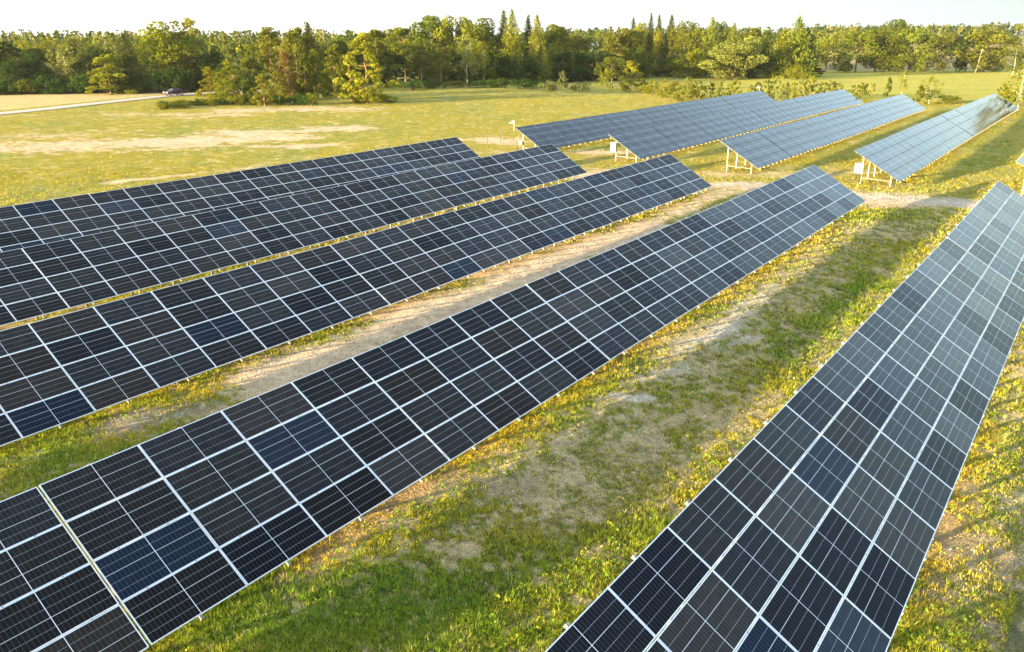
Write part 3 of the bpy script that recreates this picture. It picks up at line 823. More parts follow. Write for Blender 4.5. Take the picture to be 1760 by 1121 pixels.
G1 = 'bushes and low trees along the left field edge'
TREES = [
 # left edge
 ('round',-22,158,32,105,'dark','huge dark broadleaf tree cut off by the left picture edge',None,None),
 ('round',22,160,92,62,'dark','dark round tree just right of the huge tree at the left edge',None,175),
 ('round',60,160,84,60,'green','mid green tree above the bushes, left of the tan birch',None,185),
 ('birch',104,160,79,48,'tan','tan leaved thin birch above the left bushes, pale trunk showing',None,176),
 ('round',148,160,82,52,'dark','dark green round tree right of the tan birch',None,186),
 ('oval',85,160,66,40,'olive','olive tree rising behind the tan birch',None,215),
 ('oval',125,160,60,40,'olive','tall olive tree behind the dark round tree at the left',None,235),
 ('spruce',213,158,58,44,'spruce','dark pointed spruce right behind the lone yellow pine',None,172),
 ('pine_low',191,162,92,66,'yellow','lone yellow-green pine standing on the field edge by the road',None,None),
 ('oval',245,158,72,42,'green','green tree between the pointed spruce and the biggest tree on the left',None,190),
 ('round',268,158,82,46,'dark','dark bushy tree left of the biggest tree on the left',None,182),
 ('pine',333,156,31,44,'pale','thin airy pine top sticking out behind the biggest tree on the left',None,184),
 ('round',314,156,38,92,'yellow','biggest tree on the left, tall yellow-green crown above the car',None,None),
 ('round',352,156,80,48,'dark','dark tree at the right foot of the biggest tree on the left',None,178),
 # right of the road
 ('pine_low',364,170,114,40,'yellow','short yellow-green pine at the right end of the road',None,None),
 ('round',386,166,116,34,'green','rounded green shrub tree just right of the short pine by the road',None,None),
 ('pine_low',405,176,106,52,'pine','bushy young pine by the road, second from the road end',None,None),
 ('pine',428,168,76,42,'pine','mid-height pine with an open crown right of the road end',None,162),
 ('pine_low',462,176,44,74,'pine','tallest pine of the left pine clump, dark hollow in its crown',None,168),
 ('pine_low',506,168,48,64,'pine','broad pine in the middle of the left pine clump',None,178),
 ('spruce',530,168,42,58,'spruce','dark conical tree at the right end of the left pine clump',None,174),
 ('oval',545,168,50,40,'pale','pale green tree behind the right end of the pine clump',None,195),
 ('pine_low',499,172,84,46,'rust_or_sunlit','rusty brown half-dead pine in front of the clump',None,None),
 ('pine_low',527,172,92,34,'olive','olive pine just right of the rusty brown pine',None,None),
 ('pine_low',578,166,74,52,'pine','open pine left of the big solitary pine',None,None),
 ('round',566,166,60,60,'green','leafy green tree behind the open pine',None,200),
 ('pine_low',455,182,126,40,'yellow','small yellowish pine in front of the left clump',None,None),
 ('pine_low',632,178,58,92,'yellow','big solitary pine at the meadow edge, pale trunk and long shadow',None,None),
 ('pine_low',548,170,84,44,'pine','pine standing between the clump and the open pine',None,None),
 ('pine_low',604,174,88,46,'olive','olive pine close to the left of the big solitary pine',None,None),
 ('pine_low',482,176,122,34,'yellow','small bright pine in front of the rusty brown pine',None,None),
 ('round',424,176,132,34,'green','low leafy tree between the young pines by the road',None,None),
 ('pine_low',384,174,124,32,'yellow','short pine behind the bank, left of the bushy young pine',None,None),
 # centre wood
 ('round',607,160,62,60,'olive','olive tree directly behind the big solitary pine',None,205),
 ('pine',648,152,52,52,'pine','pine just right of the big solitary pine',None,183),
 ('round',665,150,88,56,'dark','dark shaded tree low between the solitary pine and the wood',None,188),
 ('pine',694,150,46,58,'pine','tall bare-stemmed pine at the left of the middle wood',None,193),
 ('oval',676,150,50,44,'olive','olive crown behind the bare-stemmed pine',None,215),
 ('round',742,150,28,72,'green','highest broad crown left of the middle wood skyline',None,215),
 ('round',786,148,29,66,'yellow','high yellow-green crown next to the highest broad crown',None,214),
 ('round',826,146,32,62,'green','broad green crown left of the big pointed spruce',None,210),
 ('pine',722,150,78,40,'olive','small open pine in front of the middle wood, left one',None,188),
 ('pine',756,148,62,42,'pine','open-crowned pine in front of the high crowns',None,190),
 ('birch',803,146,62,50,'pale','pale birch with white stems in front of the wood',None,None),
 ('birch',832,146,72,40,'yellow','yellow-green birch left of the big pointed spruce',None,None),
 ('spruce',866,142,21,40,'spruce','left twin of the tallest pointed spruce pair',None,208),
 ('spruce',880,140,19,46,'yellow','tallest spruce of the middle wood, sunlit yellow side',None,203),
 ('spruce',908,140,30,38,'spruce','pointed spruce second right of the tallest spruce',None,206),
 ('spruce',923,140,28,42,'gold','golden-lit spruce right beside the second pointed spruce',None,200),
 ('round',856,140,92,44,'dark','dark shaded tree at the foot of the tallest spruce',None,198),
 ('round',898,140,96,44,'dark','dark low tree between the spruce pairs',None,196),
 ('round',946,138,43,54,'olive','olive round crown right of the pointed spruces',None,230),
 ('round',962,136,44,40,'green','green round crown peeping out right behind the olive crown',None,300),
 ('spruce',949,138,77,44,'yellow','bright yellow-green conical tree in front of the spruces',None,None),
 ('round',985,136,60,56,'olive','olive broad tree left of the gap in the wood',None,240),
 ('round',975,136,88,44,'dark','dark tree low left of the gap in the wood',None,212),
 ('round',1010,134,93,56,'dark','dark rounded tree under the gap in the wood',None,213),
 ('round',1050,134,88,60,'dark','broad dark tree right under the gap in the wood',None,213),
 ('spruce',985,136,90,14,'yellow','thin bright spire among the dark rounded trees',None,209),
 ('round',1066,130,50,60,'olive','olive rounded tree at the right side of the gap',None,260),
 ('spruce',1087,130,33,26,'spruce','single pointed spruce at the right side of the gap',None,268),
 ('oval',1102,130,40,30,'yellow','yellow-green tree between the single spruce and the spruce trio',None,262),
 ('spruce',1117,130,26,24,'spruce','first pointed spruce of the trio on the skyline',None,262),
 ('spruce',1131,130,28,24,'spruce','second pointed spruce of the trio on the skyline',None,266),
 ('spruce',1152,130,28,32,'spruce','third and widest pointed spruce of the trio on the skyline',None,264),
 ('oval',1131,132,48,18,'yellow','slim yellow-green tree in front of the spruce trio',None,243),
 ('round',1095,134,84,44,'green','green tree low behind the round yellow pine',None,225),
 ('spruce',1110,134,86,18,'yellow','small bright spruce left of the red roof',None,228),
 ('oval',1176,136,36,48,'olive','tall olive ash in front of the skyline, right of the house',None,236),
 ('round',1158,136,94,24,'green','small green tree right beside the red roof',None,236),
 ('round',1139,136,101,20,'green','small green tree hiding the foot of the house wall',None,236),
 ('oval',1196,136,48,56,'gold','golden ash beside the tall olive ash',None,230),
 ('round',1186,136,84,56,'yellow','yellow-green low tree at the foot of the ashes',None,226),
 ('round',1200,128,39,40,'green','green crown on the skyline behind the golden ash',None,300),
 ('spruce',1222,132,33,36,'gold','golden pointed spruce between the ashes and the willow',None,258),
 ('round',1240,128,38,36,'green','green round crown behind the golden spruce',None,300),
 ('spruce',1260,132,41,32,'gold','smaller golden spruce above the pale willow',None,270),
 ('round',1262,136,63,82,'pale','big pale silvery willow, widest crown right of the middle',None,None),
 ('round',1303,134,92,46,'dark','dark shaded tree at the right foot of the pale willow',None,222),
 ('oval',1290,132,50,44,'olive','olive tree behind the pale willow to the right',None,262),
 ('round',1318,132,66,46,'green','green tree between the willow and the great spruce',None,243),
 ('spruce',1348,136,52,54,'yellow','yellow-green spruce against the left side of the great spruce',None,224),
 ('spruce',1370,136,31,58,'gold','great dark-topped spruce, tallest tree on the right',None,220),
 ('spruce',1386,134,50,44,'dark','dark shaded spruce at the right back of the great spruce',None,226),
 ('oval',1373,138,112,28,'yellow','small yellow bushy tree at the foot of the great spruce',None,208),
 ('oval',1418,124,62,46,'gold','thin golden tree first in the field-edge tree line',None,None),
 ('round',1470,124,52,60,'gold','big golden tree second in the field-edge tree line',None,None),
 ('oval',1503,124,46,44,'olive','olive tree third in the field-edge tree line',None,None),
 ('oval',1536,124,34,44,'green','tall green tree behind the middle of the field-edge tree line',None,345),
 ('round',1526,124,56,52,'olive','olive tree fourth in the field-edge tree line',None,None),
 ('round',1560,124,50,56,'gold','golden tree in the middle of the field-edge tree line',None,None),
 ('oval',1592,124,58,46,'gold','golden tree right of the middle of the field-edge tree line',None,None),
 ('oval',1620,124,56,42,'olive','olive tree third from the right end of the tree line',None,None),
 ('oval',1648,124,58,40,'dark','darker tree second from the right end of the tree line',None,None),
 ('round',1688,124,52,66,'gold','wide golden tree at the right end of the tree line, above the pole',None,None),
 ('round',1712,123,56,52,'olive','olive tree touching the right end of the tree line',None,310),
 # right edge
 ('birch',1748,190,106,52,'yellow','white-stemmed birch by the right picture edge behind the black tables',None,None),
 ('birch',1772,188,100,50,'yellow','second white-stemmed birch cut off by the right picture edge',None,None),
 ('young',1722,182,146,30,'yellow','bushy yellow sapling left of the right-edge birches',None,None),
]
for k, cx, b, t, w, c, lab, g, d in TREES:
    tree_px(k, cx, b, t, w, c, lab, g, d)

# round yellow pine and the shrubs in front of the middle wood
SHRUBS = [
 ('pine_low',1084,158,105,44,'yellow','round yellow pine before the dark trees, right of the shrubs'),
 ('young',968,153,122,24,'willow','pale upright young pine between the two willow shrubs'),
 ('bush',1000,158,137,38,'willow','pale dome shaped willow shrub right of the upright young pine'),
 ('bush',944,157,134,34,'willow','pale willow shrub left of the upright young pine'),
 ('bush',915,153,137,30,'bushgreen','grey-green shrub left of the pale willow shrub'),
 ('bush',890,152,130,44,'bushgreen','green shrub in the middle of the shrub line'),
 ('bush',858,151,130,42,'bushgreen','wide green shrub left in the shrub line'),
 ('bush',822,151,134,36,'bushgreen','low green shrub at the left of the shrub line'),
 ('bush',712,156,133,42,'bushgreen','dark green round shrub right of the big solitary pine'),
 ('bush',748,152,131,36,'bushgreen','green shrub next to the dark round shrub'),
 ('bush',782,150,136,36,'olive','olive low shrub in front of the birches'),
 ('young',1041,155,120,28,'yellow','young yellow pine left of the round yellow pine'),
 ('bush',1110,160,143,30,'yellow','yellow low shrub right of the round yellow pine'),
 ('bush',1345,176,148,18,'willow','small pale shrub behind the far end of the first black row'),
 ('bush',1628,178,159,30,'yellow','round yellow bush left of the far end of the rightmost black row'),
 ('bush',618,178,160,34,'yellow','low bush at the left foot of the big solitary pine'),
 ('bush',655,177,156,26,'yellow','low bush at the right foot of the big solitary pine'),
 ('bush',668,178,170,16,'rust_or_sunlit','brown root heap right of the big solitary pine'),
]
for k, cx, b, t, w, c, lab in SHRUBS: tree_px(k, cx, b, t, w, c, lab)
r5 = random.Random(5)
for i in range(22):
    cx = -14 + i * 17 + r5.uniform(-4, 4)
    if 175 < cx < 205: continue
    tree_px('bush', cx, 163 - cx * 0.016 - (3 if cx > 230 else 0), r5.uniform(123, 137), r5.uniform(30, 46), r5.choice(['bushgreen', 'bushgreen', 'dark', 'green']),
            'dark green bush in the hedge along the left field edge', G1, dist=None, sink=0.1)
for i in range(20):
    cx = -10 + i * 19 + r5.uniform(-4, 4)
    tree_px('bush', cx, 160, r5.uniform(104, 124), r5.uniform(34, 52), r5.choice(['dark', 'green', 'dark', 'bushgreen', 'olive']),
            'taller bush in the second line of the left hedge', 'taller bushes behind the left hedge', dist=172 + r5.uniform(-3, 6))
for i in range(16):
    cx = 345 + i * 13 + r5.uniform(-4, 4)
    tree_px('bush', cx, 181 - 0.01 * i, r5.uniform(160, 172) if i < 8 else r5.uniform(150, 168), r5.uniform(16, 30), r5.choice(['green', 'olive', 'bushgreen', 'yellow']),
            'low bush on the bank before the left pine clump', 'bushes on the bank right of the road')
for i in range(16):
    cx = 275 + i * 9 + r5.uniform(-3, 3)
    tree_px('bush', cx, 186 - 0.55 * i + r5.uniform(-3, 3), 186 - 0.55 * i - r5.uniform(7, 16), r5.uniform(14, 30), r5.choice(['yellow', 'olive', 'green', 'olive']),
            'knee-high scrub on the bank beside the road', 'scrub on the road bank', sink=0.05)
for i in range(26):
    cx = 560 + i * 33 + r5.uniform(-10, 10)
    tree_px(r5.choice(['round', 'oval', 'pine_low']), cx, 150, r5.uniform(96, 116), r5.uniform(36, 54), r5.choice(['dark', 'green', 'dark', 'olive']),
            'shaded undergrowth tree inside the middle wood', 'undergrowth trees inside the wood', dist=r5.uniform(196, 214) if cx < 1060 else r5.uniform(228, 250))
# young pines scattered behind the far tables
YP = [(1122,166,138,30),(1140,168,136,26),(1160,168,140,34),(1180,168,134,28),(1200,170,138,34),(1222,166,142,22),(1236,170,140,30),(1252,166,144,22),(1262,170,136,26),(1300,168,142,24),
      (1318,172,136,30),(1330,172,133,26),(1352,170,142,22),(1362,172,140,26),(1378,172,136,30),(1392,170,134,26),(1408,172,141,30),(1424,172,139,34),(1440,172,144,28),(1466,172,146,30),(1480,176,143,30),
      (1130,162,142,22),(1152,162,140,20),(1210,162,145,20),(1190,174,146,30),(1170,174,148,30),(1150,172,150,26),(1290,160,146,16),(1344,160,144,14)]
for i, (cx, b, t, w) in enumerate(YP):
    tree_px('young', cx, b, t, w, r5.choice(['yellow', 'pale', 'yellow', 'pine', 'gold']), 'young yellow-green pine among the saplings behind the black tables', 'young pines behind the far tables')
tree_px('young', 1497, 172, 142, 16, 'pale', 'thin see-through sapling left of the dense dark sapling')
tree_px('young', 1524, 172, 134, 18, 'green', 'dense darker sapling behind the third black row')
tree_px('birch', 1549, 164, 122, 16, 'yellow', 'thin birch sapling with a bare pale stem over the third black row')
tree_px('birch', 1596, 178, 132, 30, 'yellow', 'leafy young birch right of the third black row')
tree_px('young', 1578, 180, 148, 26, 'olive', 'low olive sapling left of the leafy young birch')
tree_px('birch', 1740, 130, 80, 24, 'green', 'small tree standing in the pale field at the far right')
tree_px('bush', 1757, 100, 84, 22, 'dark', 'dark bush alone in the pale field at the far right', dist=330)

# far woods that read as one mass
def far_wood(name, cells, seed, label):
    rng = np.random.default_rng(seed)
    VV = []; CC = []; TV = []; nT = 0
    for (x, y, h, w, col) in cells:
        g = float(ground_base(x, y))
        leaf = 0.0036 * y * 0.62 + 0.35
        n = int(min(150, max(36, 2.6 * w * h / (leaf * leaf))))
        conif = rng.random() < 0.22
        k = rng.integers(0, 7, n)
        lobes = rng.normal(0, 1, (7, 3)) * np.array((0.24 * w, 0.24 * w, 0.16 * h)) + np.array((0, 0, 0.62 * h))
        if conif:
            z = rng.uniform(0.1, 1, n); a = rng.uniform(0, 6.28, n); R = 0.42 * w * (1 - z) ** 0.8 + 0.1
            c = np.column_stack([np.cos(a) * R, np.sin(a) * R, z * h])
            nn = np.column_stack([np.cos(a), np.sin(a), np.full(n, 0.5)])
        else:
            d = rand_dirs(rng, n); c = lobes[k] + d * np.array((0.23 * w, 0.23 * w, 0.17 * h)) * rng.uniform(0.6, 1, n)[:, None]; nn = d
            c[:, 2] = np.clip(c[:, 2], 0.12 * h, h)
        V = leaf_quads(rng, c, leaf, nn, 0.5)
        V += np.array((x, y, g))
        b = np.array(LEAFCOL[col]) * rng.uniform(0.8, 1.2)
        t = np.repeat(b[None] * rng.uniform(0.75, 1.25, (n, 1)), 4, 0)
        VV.append(V); CC.append(t)
    V = np.vstack(VV); C = np.vstack(CC)
    me = np_mesh(name, V, np.arange(len(V)).reshape(-1, 4), [M['leaf']], colors=C)
    o = link_mesh(name, me); o.color = (1, 1, 1, 1); tag(o, label, 'forest', kind='stuff'); return o

def wood_cells(seed, ranges):
    r = random.Random(seed); cells = []
    for (px0, px1, d, step, top, jit, cols) in ranges:
        px = px0
        while px < px1:
            dd = d * r.uniform(0.96, 1.05); x, y = at_dist(px + r.uniform(-4, 4), dd)
            h = max(5.0, top_h(px, top + r.uniform(-jit, jit * 1.6), x, y))
            cells.append((x, y, h, r.uniform(0.42, 0.62) * min(h, 16), r.choice(cols)))
            px += step * r.uniform(0.7, 1.3)
    return cells
FC = ['olive', 'green', 'olive', 'tan', 'yellow', 'green', 'dark']
FD = ['green', 'dark', 'olive', 'green', 'olive']
far_wood('far_forest', wood_cells(1, [
    (-160, 660, 260, 15, 74, 5, FC), (-160, 680, 310, 12, 64, 5, FC), (-200, 720, 380, 10, 59, 3, FC), (-240, 760, 470, 8, 55, 2, FC), (-280, 1000, 620, 7, 53.5, 2, FD),
    (640, 990, 300, 12, 60, 5, FD), (600, 1100, 420, 9, 55, 3, FD)]), 11, 'distant mixed forest filling the horizon on the left')
far_wood('far_forest', wood_cells(2, [
    (1045, 1420, 330, 11, 58, 5, FC), (1040, 1420, 300, 12, 76, 6, FC), (985, 1420, 560, 7, 49, 2, FD), (960, 1430, 820, 6, 47, 1.5, FD)]), 12, 'distant mixed forest behind the middle wood to the right of the gap')
far_wood('far_forest', wood_cells(3, [
    (1380, 1690, 640, 7, 47, 2, FC), (1400, 1730, 760, 7, 42.5, 1.5, FD), (1380, 1740, 700, 6, 52, 2, FD), (1380, 1700, 600, 9, 58, 3, FC), (1690, 1753, 700, 6, 39, 2, FD), (1400, 1900, 1100, 5, 44, 1, FD), (1753, 1900, 640, 8, 40, 3, FD), (1380, 1480, 420, 10, 58, 5, FC)]), 13, 'distant forest on the rise at the far right')

# ------------------------------------------------------------------ grass
def build_grass():
    rng = np.random.default_rng(77)
    VV = []; CC = []; nt_ = 0
    #            ymin ymax  n      blades h          w
    bands = [(4, 13, 95000, 5, (0.03, 0.11), 0.016), (13, 24, 140000, 4, (0.035, 0.125), 0.022), (24, 42, 120000, 3, (0.05, 0.15), 0.034),
             (42, 75, 100000, 3, (0.07, 0.20), 0.055), (75, 170, 170000, 2, (0.06, 0.18), 0.085)]
    for (d0, d1, n, nb, hr, bw) in bands:
        u_ = rng.uniform(0, 1, n); y = np.sqrt(d0 * d0 + u_ * (d1 * d1 - d0 * d0))
        px = rng.uniform(-90, 1850, n)
        x = (px - 880) / FPX * y * 1.09
        m = masks(x, y)
        veg = 1 - np.clip(np.maximum.reduce([m['sand'] * 1.15, m['gravel'] * 1.2, m['soil'] * 0.95, m['straw'] * 0.55]), 0, 1)
        patch = fbm(x, y, 1.1, 201, 3); patch2 = fbm(x, y, 4.0, 202, 3)
        gp = gpatch(x, y, m); farv = sstep(45, 85, np.hypot(x, y))
        veg = veg * np.clip(farv * (0.25 + 1.9 * (patch - 0.38) + 0.9 * (patch2 - 0.5)) + (1 - farv) * (0.16 + 0.84 * gp), 0.02, 1)
        keep = (rng.uniform(0, 1, n) < veg) & ~poly_mask(x, y, FIELD_POLY) & ~poly_mask(x, y, WHEAT_POLY) 
        # keep the road clear
        rd = np.full(n, 99.0)
        for i in range(len(ROADW) - 1): rd = np.minimum(rd, capsule(x, y, ROADW[i], ROADW[i + 1], 1.0))
        keep &= rd > 2.6
        x = x[keep]; y = y[keep]; patch = patch[keep]; gp = gp[keep]; lush = m['lush'][keep]; rust_or_sunlit = m['rust_or_sunlit'][keep]; straw = m['straw'][keep]
        n = len(x); z = ground_base(x, y) + bumps(x, y)
        hh = rng.uniform(hr[0], hr[1], n) * np.clip(0.45 + 0.5 * gp + 0.4 * lush, 0.4, 1.3) * (1 + 0.8 * (rng.uniform(0, 1, n) < 0.05))
        farf = sstep(42, 80, y)
        kk = rng.uniform(0, 1, n) + (fbm(x, y, 2.0, 203, 2) - 0.5) * 1.2
        base = np.array((0.235, 0.285, 0.032))[None] * np.ones((n, 1))
        def bl(base, c, k): return base + (np.array(c)[None] - base) * np.clip(k, 0, 1)[:, None]
        base = bl(base, (0.36, 0.30, 0.030), kk * 1.1 + farf * 0.45)
        base = bl(base, (0.15, 0.235, 0.026), lush * 0.9)
        base = bl(base, (0.42, 0.35, 0.15), (rng.uniform(0, 1, n) < 0.10 + 0.35 * straw + 0.10 * farf + 0.6 * (1 - gp) * (1 - farf)) * 0.9)
        base = bl(base, (0.47, 0.35, 0.040), (rng.uniform(0, 1, n) < 0.75 * rust_or_sunlit) * 0.9)  # blades in the sunlit strips tinted yellow to carry that light
        base *= rng.uniform(0.5, 1.45, (n, 1)) * (1.25 - 0.5 * farf)[:, None]
        for b in range(nb):
            a = rng.uniform(0, 6.283, n); lean = rng.uniform(0.15, 0.9, n) * hh
            w = bw * rng.uniform(0.6, 1.2, n)
            off = rng.uniform(-1, 1, (n, 2)) * (bw * 2.0)
            bx = x + off[:, 0]; by = y + off[:, 1]
            wa = rng.uniform(0, 6.283, n)
            dx = np.cos(wa) * w * 0.5; dy = np.sin(wa) * w * 0.5
            v0 = np.column_stack([bx - dx, by - dy, z - 0.02]); v1 = np.column_stack([bx + dx, by + dy, z - 0.02])
            v2 = np.column_stack([bx + np.cos(a) * lean, by + np.sin(a) * lean, z + hh * rng.uniform(0.6, 1.1, n)])
            VV.append(np.stack([v0, v1, v2], 1).reshape(-1, 3))
            CC.append(np.repeat(base * rng.uniform(0.85, 1.15, (n, 1)), 3, 0))
    V = np.vstack(VV); C = np.vstack(CC)
    me = np_mesh('grass', V, np.arange(len(V)).reshape(-1, 3), [M['leaf']], colors=C)
    o = link_mesh('grass', me); o.color = (1, 1, 1, 1)
    tag(o, 'patchy green and yellow grass growing between and around the solar rows', 'grass', kind='stuff')
    print('grass tris', len(V) // 3)
build_grass()

# broad-leaved weeds
def build_weeds():
    rng = np.random.default_rng(99)
    n = 34000
    y = np.sqrt(rng.uniform(5 ** 2, 42 ** 2, n)); px = rng.uniform(-60, 1820, n); x = (px - 880) / FPX * y * 1.08
    m = masks(x, y)
    p = fbm(x, y, 1.6, 301, 3)
    keep = rng.uniform(0, 1, n) < np.clip((p - 0.42) * 4, 0.05, 1) * (1 - np.clip(m['sand'] * 1.1, 0, 1)) 
    x = x[keep]; y = y[keep]; n = len(x); z = ground_base(x, y) + bumps(x, y)
    VV = []; CC = []
    R = rng.uniform(0.05, 0.17, n); H = R * rng.uniform(0.5, 1.5, n)
    col = np.where(rng.uniform(0, 1, (n, 1)) < 0.35, np.array([[0.30, 0.30, 0.03]]), np.array([[0.14, 0.24, 0.028]])) * rng.uniform(0.7, 1.25, (n, 1))
    for k in range(9):
        d = rand_dirs(rng, n); d[:, 2] = np.abs(d[:, 2])
        c = np.column_stack([x + d[:, 0] * R * 0.7, y + d[:, 1] * R * 0.7, z + d[:, 2] * H])
        VV.append(leaf_quads(rng, c, R * 0.42, np.tile((0, 0, 1.0), (n, 1)), 0.4)); CC.append(np.repeat(col * rng.uniform(0.85, 1.15, (n, 1)), 4, 0))
    V = np.vstack(VV); me = np_mesh('weeds', V, np.arange(len(V)).reshape(-1, 4), [M['leaf']], colors=np.vstack(CC))
    o = link_mesh('weeds', me); o.color = (1, 1, 1, 1); tag(o, 'low leafy weeds scattered through the grass', 'weeds', kind='stuff')
build_weeds()

# pale stones and small white flower heads
def build_bits():
    rng = np.random.default_rng(5)
    n = 26000
    y = np.sqrt(rng.uniform(5 ** 2, 60 ** 2, n)); px = rng.uniform(-60, 1820, n); x = (px - 880) / FPX * y * 1.08
    m = masks(x, y)
    dens = np.clip(0.10 + 1.0 * m['gravel'] + 0.25 * m['sand'] + 0.25 * m['soil'] + 0.12 * m['straw'], 0, 1)
    keep = rng.uniform(0, 1, n) < dens
    x = x[keep]; y = y[keep]; n = len(x); z = ground_base(x, y) + bumps(x, y)
    s = rng.uniform(0.008, 0.035, n) * (1 + y / 50)
    oct_ = np.array([(1, 0, 0), (-1, 0, 0), (0, 1, 0), (0, -1, 0), (0, 0, 0.7), (0, 0, -0.7)], float)
    V = (np.column_stack([x, y, z + s * 0.2])[:, None] + oct_[None] * s[:, None, None] * rng.uniform(0.6, 1.3, (n, 6, 1))).reshape(-1, 3)
    f = np.array([(0, 2, 4), (2, 1, 4), (1, 3, 4), (3, 0, 4), (2, 0, 5), (1, 2, 5), (3, 1, 5), (0, 3, 5)])
    F = (np.arange(n)[:, None, None] * 6 + f[None]).reshape(-1, 3)
    C = np.repeat(np.array([[0.52, 0.49, 0.44]]) * rng.uniform(0.5, 1.25, (n, 1)), 6, 0)
    me = np_mesh('stones', V, F, [M['ground']], colors=C)
    o = link_mesh('stones', me); tag(o, 'loose pale stones and gravel bits on the bare ground', 'stones', kind='stuff')
    n = 260
    y = np.sqrt(rng.uniform(6 ** 2, 30 ** 2, n)); px = rng.uniform(0, 1760, n); x = (px - 880) / FPX * y * 1.08; z = ground_base(x, y)
    c = np.column_stack([x, y, z + rng.uniform(0.08, 0.2, n)])
    V = leaf_quads(rng, c, 0.05, np.tile((0, 0, 1.0), (n, 1)), 0.8); C = np.full((len(V), 3), 0.75)
    me = np_mesh('flowers', V, np.arange(len(V)).reshape(-1, 4), [M['leaf']], colors=C); o = link_mesh('flowers', me); o.color = (1, 1, 1, 1)
    tag(o, 'tiny white flower heads dotted in the grass', 'flowers', kind='stuff')
build_bits()

# ------------------------------------------------------------------ small things
def inverter(x, y, h, yaw, label, group=None, w=0.6, hh=0.75):
    g = float(ground_base(x, y)); T = empty('inverter_box', (x, y, g + h), yaw); tag(T, label, 'electrical box', group)
    b = MB(); b.box(-w / 2, w / 2, -0.12, 0.12, -hh / 2, hh / 2); link_mesh('housing', b.mesh('housing', [M['box']]), T)
    b = MB(); b.box(-w / 2 + 0.04, w / 2 - 0.04, -0.14, -0.122, -hh / 2 + 0.04, hh / 2 - 0.04); link_mesh('door', b.mesh('door', [M['box']]), T)
    b = MB(); b.box(-0.05, 0.05, -0.16, -0.142, -0.10, 0.10); link_mesh('vent', b.mesh('vent', [M['black_alu']]), T)
    b = MB(); b.tube((-w / 4, 0, -hh / 2), (-w / 4, 0, -hh / 2 - 0.6), 0.025, 0.025); b.tube((w / 4, 0, -hh / 2), (w / 4, 0, -hh / 2 - 0.7), 0.025, 0.025)
    link_mesh('cable', b.mesh('cable', [M['black_alu']]), T)
def row_pt(k, al, d):
    return k[0] + AZ_U[0] * al + AZ_N[0] * d, k[1] + AZ_U[1] * al + AZ_N[1] * d
R6, R7, R9 = ROWS[5][1][0], ROWS[6][1][0], ROWS[8][1][0]
x, y = row_pt(R9, 0.35, 0.45); inverter(x, y, 1.25, math.radians(-20), 'white electrical box on the near back post of the rightmost black row')
x, y = row_pt(R7, 0.35, 0.45); inverter(x, y, 1.30, math.radians(-20), 'pale electrical box under the near end of the second black row', w=0.5, hh=0.9)
x, y = row_pt(R6, 0.35, 0.45); inverter(x, y, 1.0, math.radians(-20), 'small pale box on the post of the leftmost black row', w=0.3, hh=0.4)
# sensors on poles at both ends of the first black row
def sensor(k, al, d, label):
    x, y = row_pt(k, al, d); z = k[2]; T = empty('sensor_pole', (x, y, float(ground_base(x, y)))); tag(T, label, 'sensor')
    zz = z - T.location.z
    b = MB(); b.tube((0, 0, zz - 0.35), (0, 0, zz + 0.5), 0.035, 0.035); link_mesh('pole', b.mesh('pole', [M['box']]), T)
    b = MB(); b.box(-0.50, 0.05, -0.07, 0.07, zz + 0.38, zz + 0.50); b.box(-0.22, 0.07, -0.09, 0.09, zz + 0.46, zz + 0.64); link_mesh('sensor_head', b.mesh('sensor_head', [M['box']]), T)
sensor(ROWS[5][1][0], 0.0, -0.15, 'white sensor head on a pole at the near top corner of the first black row')
sensor(ROWS[5][1][-1], -0.3, -0.15, 'white sensor head on a pole at the far top corner of the first black row')

# thin metal stakes of an unfinished fence
M['stake'] = simple_mat('dark_steel_stake', (0.12, 0.10, 0.08), 0.7, 0.2, 0.1, 5)
sb = MB(); sb.tube((0, 0, -0.2), (0, 0, 1.75), 0.035, 0.035, 6)
stake = sb.mesh('fence_post', [M['stake']])
def post_at(x, y, label, group=None):
    o = link_mesh('fence_post', stake); o.location = (x, y, float(ground_base(x, y))); tag(o, label, 'fence post', group); return o
lb = ['thin stake nearest the corner of the leftmost white-framed row', 'second thin stake right of the leftmost white-framed row',
      'third thin stake, left of the sensor pole', 'thin stake directly below the white sensor head']
for (px, py), l in zip([(815, 251), (838, 248), (860, 246), (883, 244)], lb): post_at(*at(px, py), l)
for i in range(13):
    a = Vector(ROWS[0][1][0]); bq = Vector(ROWS[0][1][-1]); p = a.lerp(bq, 0.06 + i * 0.073)
    post_at(p.x - AZ_N[0] * 1.05, p.y - AZ_N[1] * 1.05, 'thin stake whose tip shows above the top edge of the leftmost white-framed row', 'fence stakes behind the leftmost row').scale = (1, 1, 1.36)

# utility poles
def pole(px, base, top, lean, label):
    x, y = at(px, base); h = top_h(px, top, x, y); T = empty('utility_pole', (x, y, float(ground_base(x, y)))); tag(T, label, 'pole')
    b = MB(); b.tube((0, 0, -0.5), (lean, 0, h), 0.08, 0.06, 8); link_mesh('shaft', b.mesh('shaft', [M['pole']]), T)
    b = MB(); b.box(lean - 0.5, lean + 0.5, -0.05, 0.05, h - 0.5, h - 0.38); link_mesh('crossarm', b.mesh('crossarm', [M['pole']]), T)
M['pole'] = simple_mat('grey_pole_wood', (0.52, 0.46, 0.38), 0.85, 0, 0.15, 2)
pole(1676, 125, 84, 1.0, 'leaning wooden pole before the right end of the field-edge tree line')
pole(1403, 122, 84, 0.1, 'upright pole beside the dark spruce at the left of the tree line')

